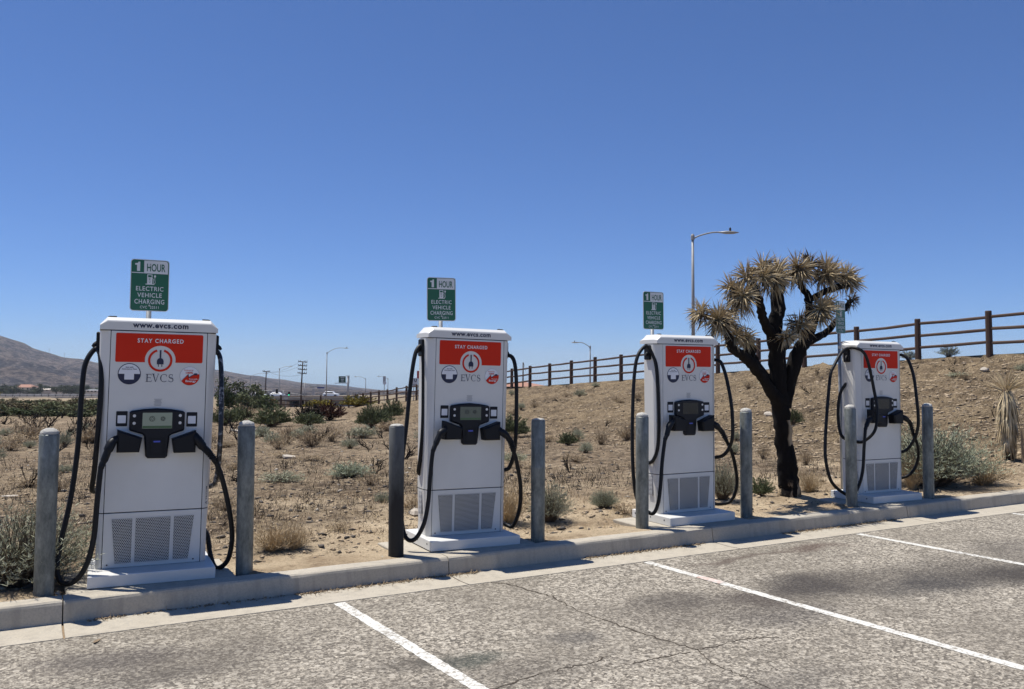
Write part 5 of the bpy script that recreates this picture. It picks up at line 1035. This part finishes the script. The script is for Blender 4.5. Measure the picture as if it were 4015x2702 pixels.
# guard rail along the highway on the left
gr=empty('guard_rail',tuple(wp(200,1550,230))); tag(gr,'long grey guard rail along the highway in front of the houses','guard rail'); o0=wp(200,1550,230)
slab('beam',-260,620,1542.5,1546.5,230,M['far_concrete'],.15,gr); slab('shoulder',-260,620,1551.2,1553.5,229.5,M['stucco'],1,gr)
for k_ in range(31): slab('post',-250+k_*28,-247.5+k_*28,1541.5,1554,230.3,M['far_dark'],.2,gr)
hw=empty('highway',tuple(wp(200,1550,236))); tag(hw,None,None,None,'structure'); o0=wp(200,1550,236); slab('carriageway',-300,640,1547,1551,236,M['far_concrete'],14,hw)
# houses below the hills
def house(px,py,d,wd,hh,roof,label,tile='tile',dep=9):
    c=wp(px,py,d); root=empty('distant_house',tuple(c),an); tag(root,label,'house'); 
    MB().box(-wd/2,wd/2,0,dep,-1.5,hh).build('wall',M['stucco'],root)
    rf=MB().add([(-wd/2-.6,-.6,hh+.01),(wd/2+.6,-.6,hh+.01),(wd/2+.6,dep+.6,hh+.01),(-wd/2-.6,dep+.6,hh+.01),(-wd/2+2.2,dep/2,hh+roof),(wd/2-2.2,dep/2,hh+roof)],[(0,1,5,4),(1,2,5),(2,3,4,5),(3,0,4),(3,2,1,0)]); rf.build('roof',M[tile],root)
    for k_ in (-.3,0,.3): MB().box(k_*wd-.6,k_*wd+.6,-.06,.02,hh*.35,hh*.8).build('window',M['glass'],root)
house(98,1528,620,12,2.4,2.0,'pale house with a pinkish tile roof between the distant trees'); house(192,1531,600,17,1.2,.8,'long low tan building among the distant trees','stucco'); house(235,1533,590,9,1.6,.9,'small white shed among the distant trees','sign_white'); house(24,1531,590,16,1.4,1.0,'low house with pale roof at the edge of the distant trees','stucco'); house(368,1536,560,8,1.6,.3,'white trailer among the distant trees','sign_white',3); house(640,1532,600,14,2,1.4,'tile-roofed house hidden behind the first station')
# tile-roofed building beyond the fence, and its flat neighbour
house(2050,1524,100,4.6,.35,.55,'orange tile roof showing over the crest behind the fence','tile',6); house(2135,1522,105,5.0,.15,.12,'flat white roof beside the orange tile roof','sign_white',5)
up_=empty('utility_pole',tuple(wp(2051,1522,95))); tag(up_,'short dark utility pole in front of the orange tile roof','pole'); MB().tube([(0,0,-1),tuple(wp(2052,1418,95)-wp(2051,1522,95))],[.09,.07],8).build('pole',M['pole_wood'],up_,True); MB().tube([tuple(wp(2054,1420,95)-wp(2051,1522,95)),tuple(wp(2062,1452,95)-wp(2051,1522,95))],.015,4).build('guy_wire',M['far_dark'],up_)
# lattice towers on the ridge
for px,py0,py1 in ((197,1363,1384),(257,1381,1403)):
    d=3180; b=wp(px,py1,d); root=empty('lattice_tower',tuple(b)); tag(root,'tiny lattice power tower on the ridge of the hills','tower','lattice towers on the ridge'); h=(py1-py0)/F_PX*d
    for sx in (-1,1): MB().tube([(sx*2.2,0,-8),(sx*.6,0,h)],.28,4).build('leg',M['lamp_grey'],root)
    for z_ in (.55,.75,.92): MB().tube([(-3.2,0,h*z_),(3.2,0,h*z_)],.22,4).build('cross_arm',M['lamp_grey'],root)

# ------------------------------------------------------------------ desert air
hz_=MB().box(-3600,4600,-340,5200,float(min(GZ.min(),hv[:,2].min()))-1.5,float(max(hv[:,2].max(),20))+6); k=NT('haze_air'); k.t.nodes.remove(k.b); pv=k.n('ShaderNodeVolumePrincipled'); pv.inputs['Color'].default_value=(.80,.88,1,1); pv.inputs['Density'].default_value=.0001; pv.inputs['Anisotropy'].default_value=.1
k.L.new(pv.outputs[0],k.t.nodes['Material Output'].inputs['Volume'])
tag(hz_.build('haze',k.m),'thin blue desert haze in front of the hills','haze',None,'stuff')
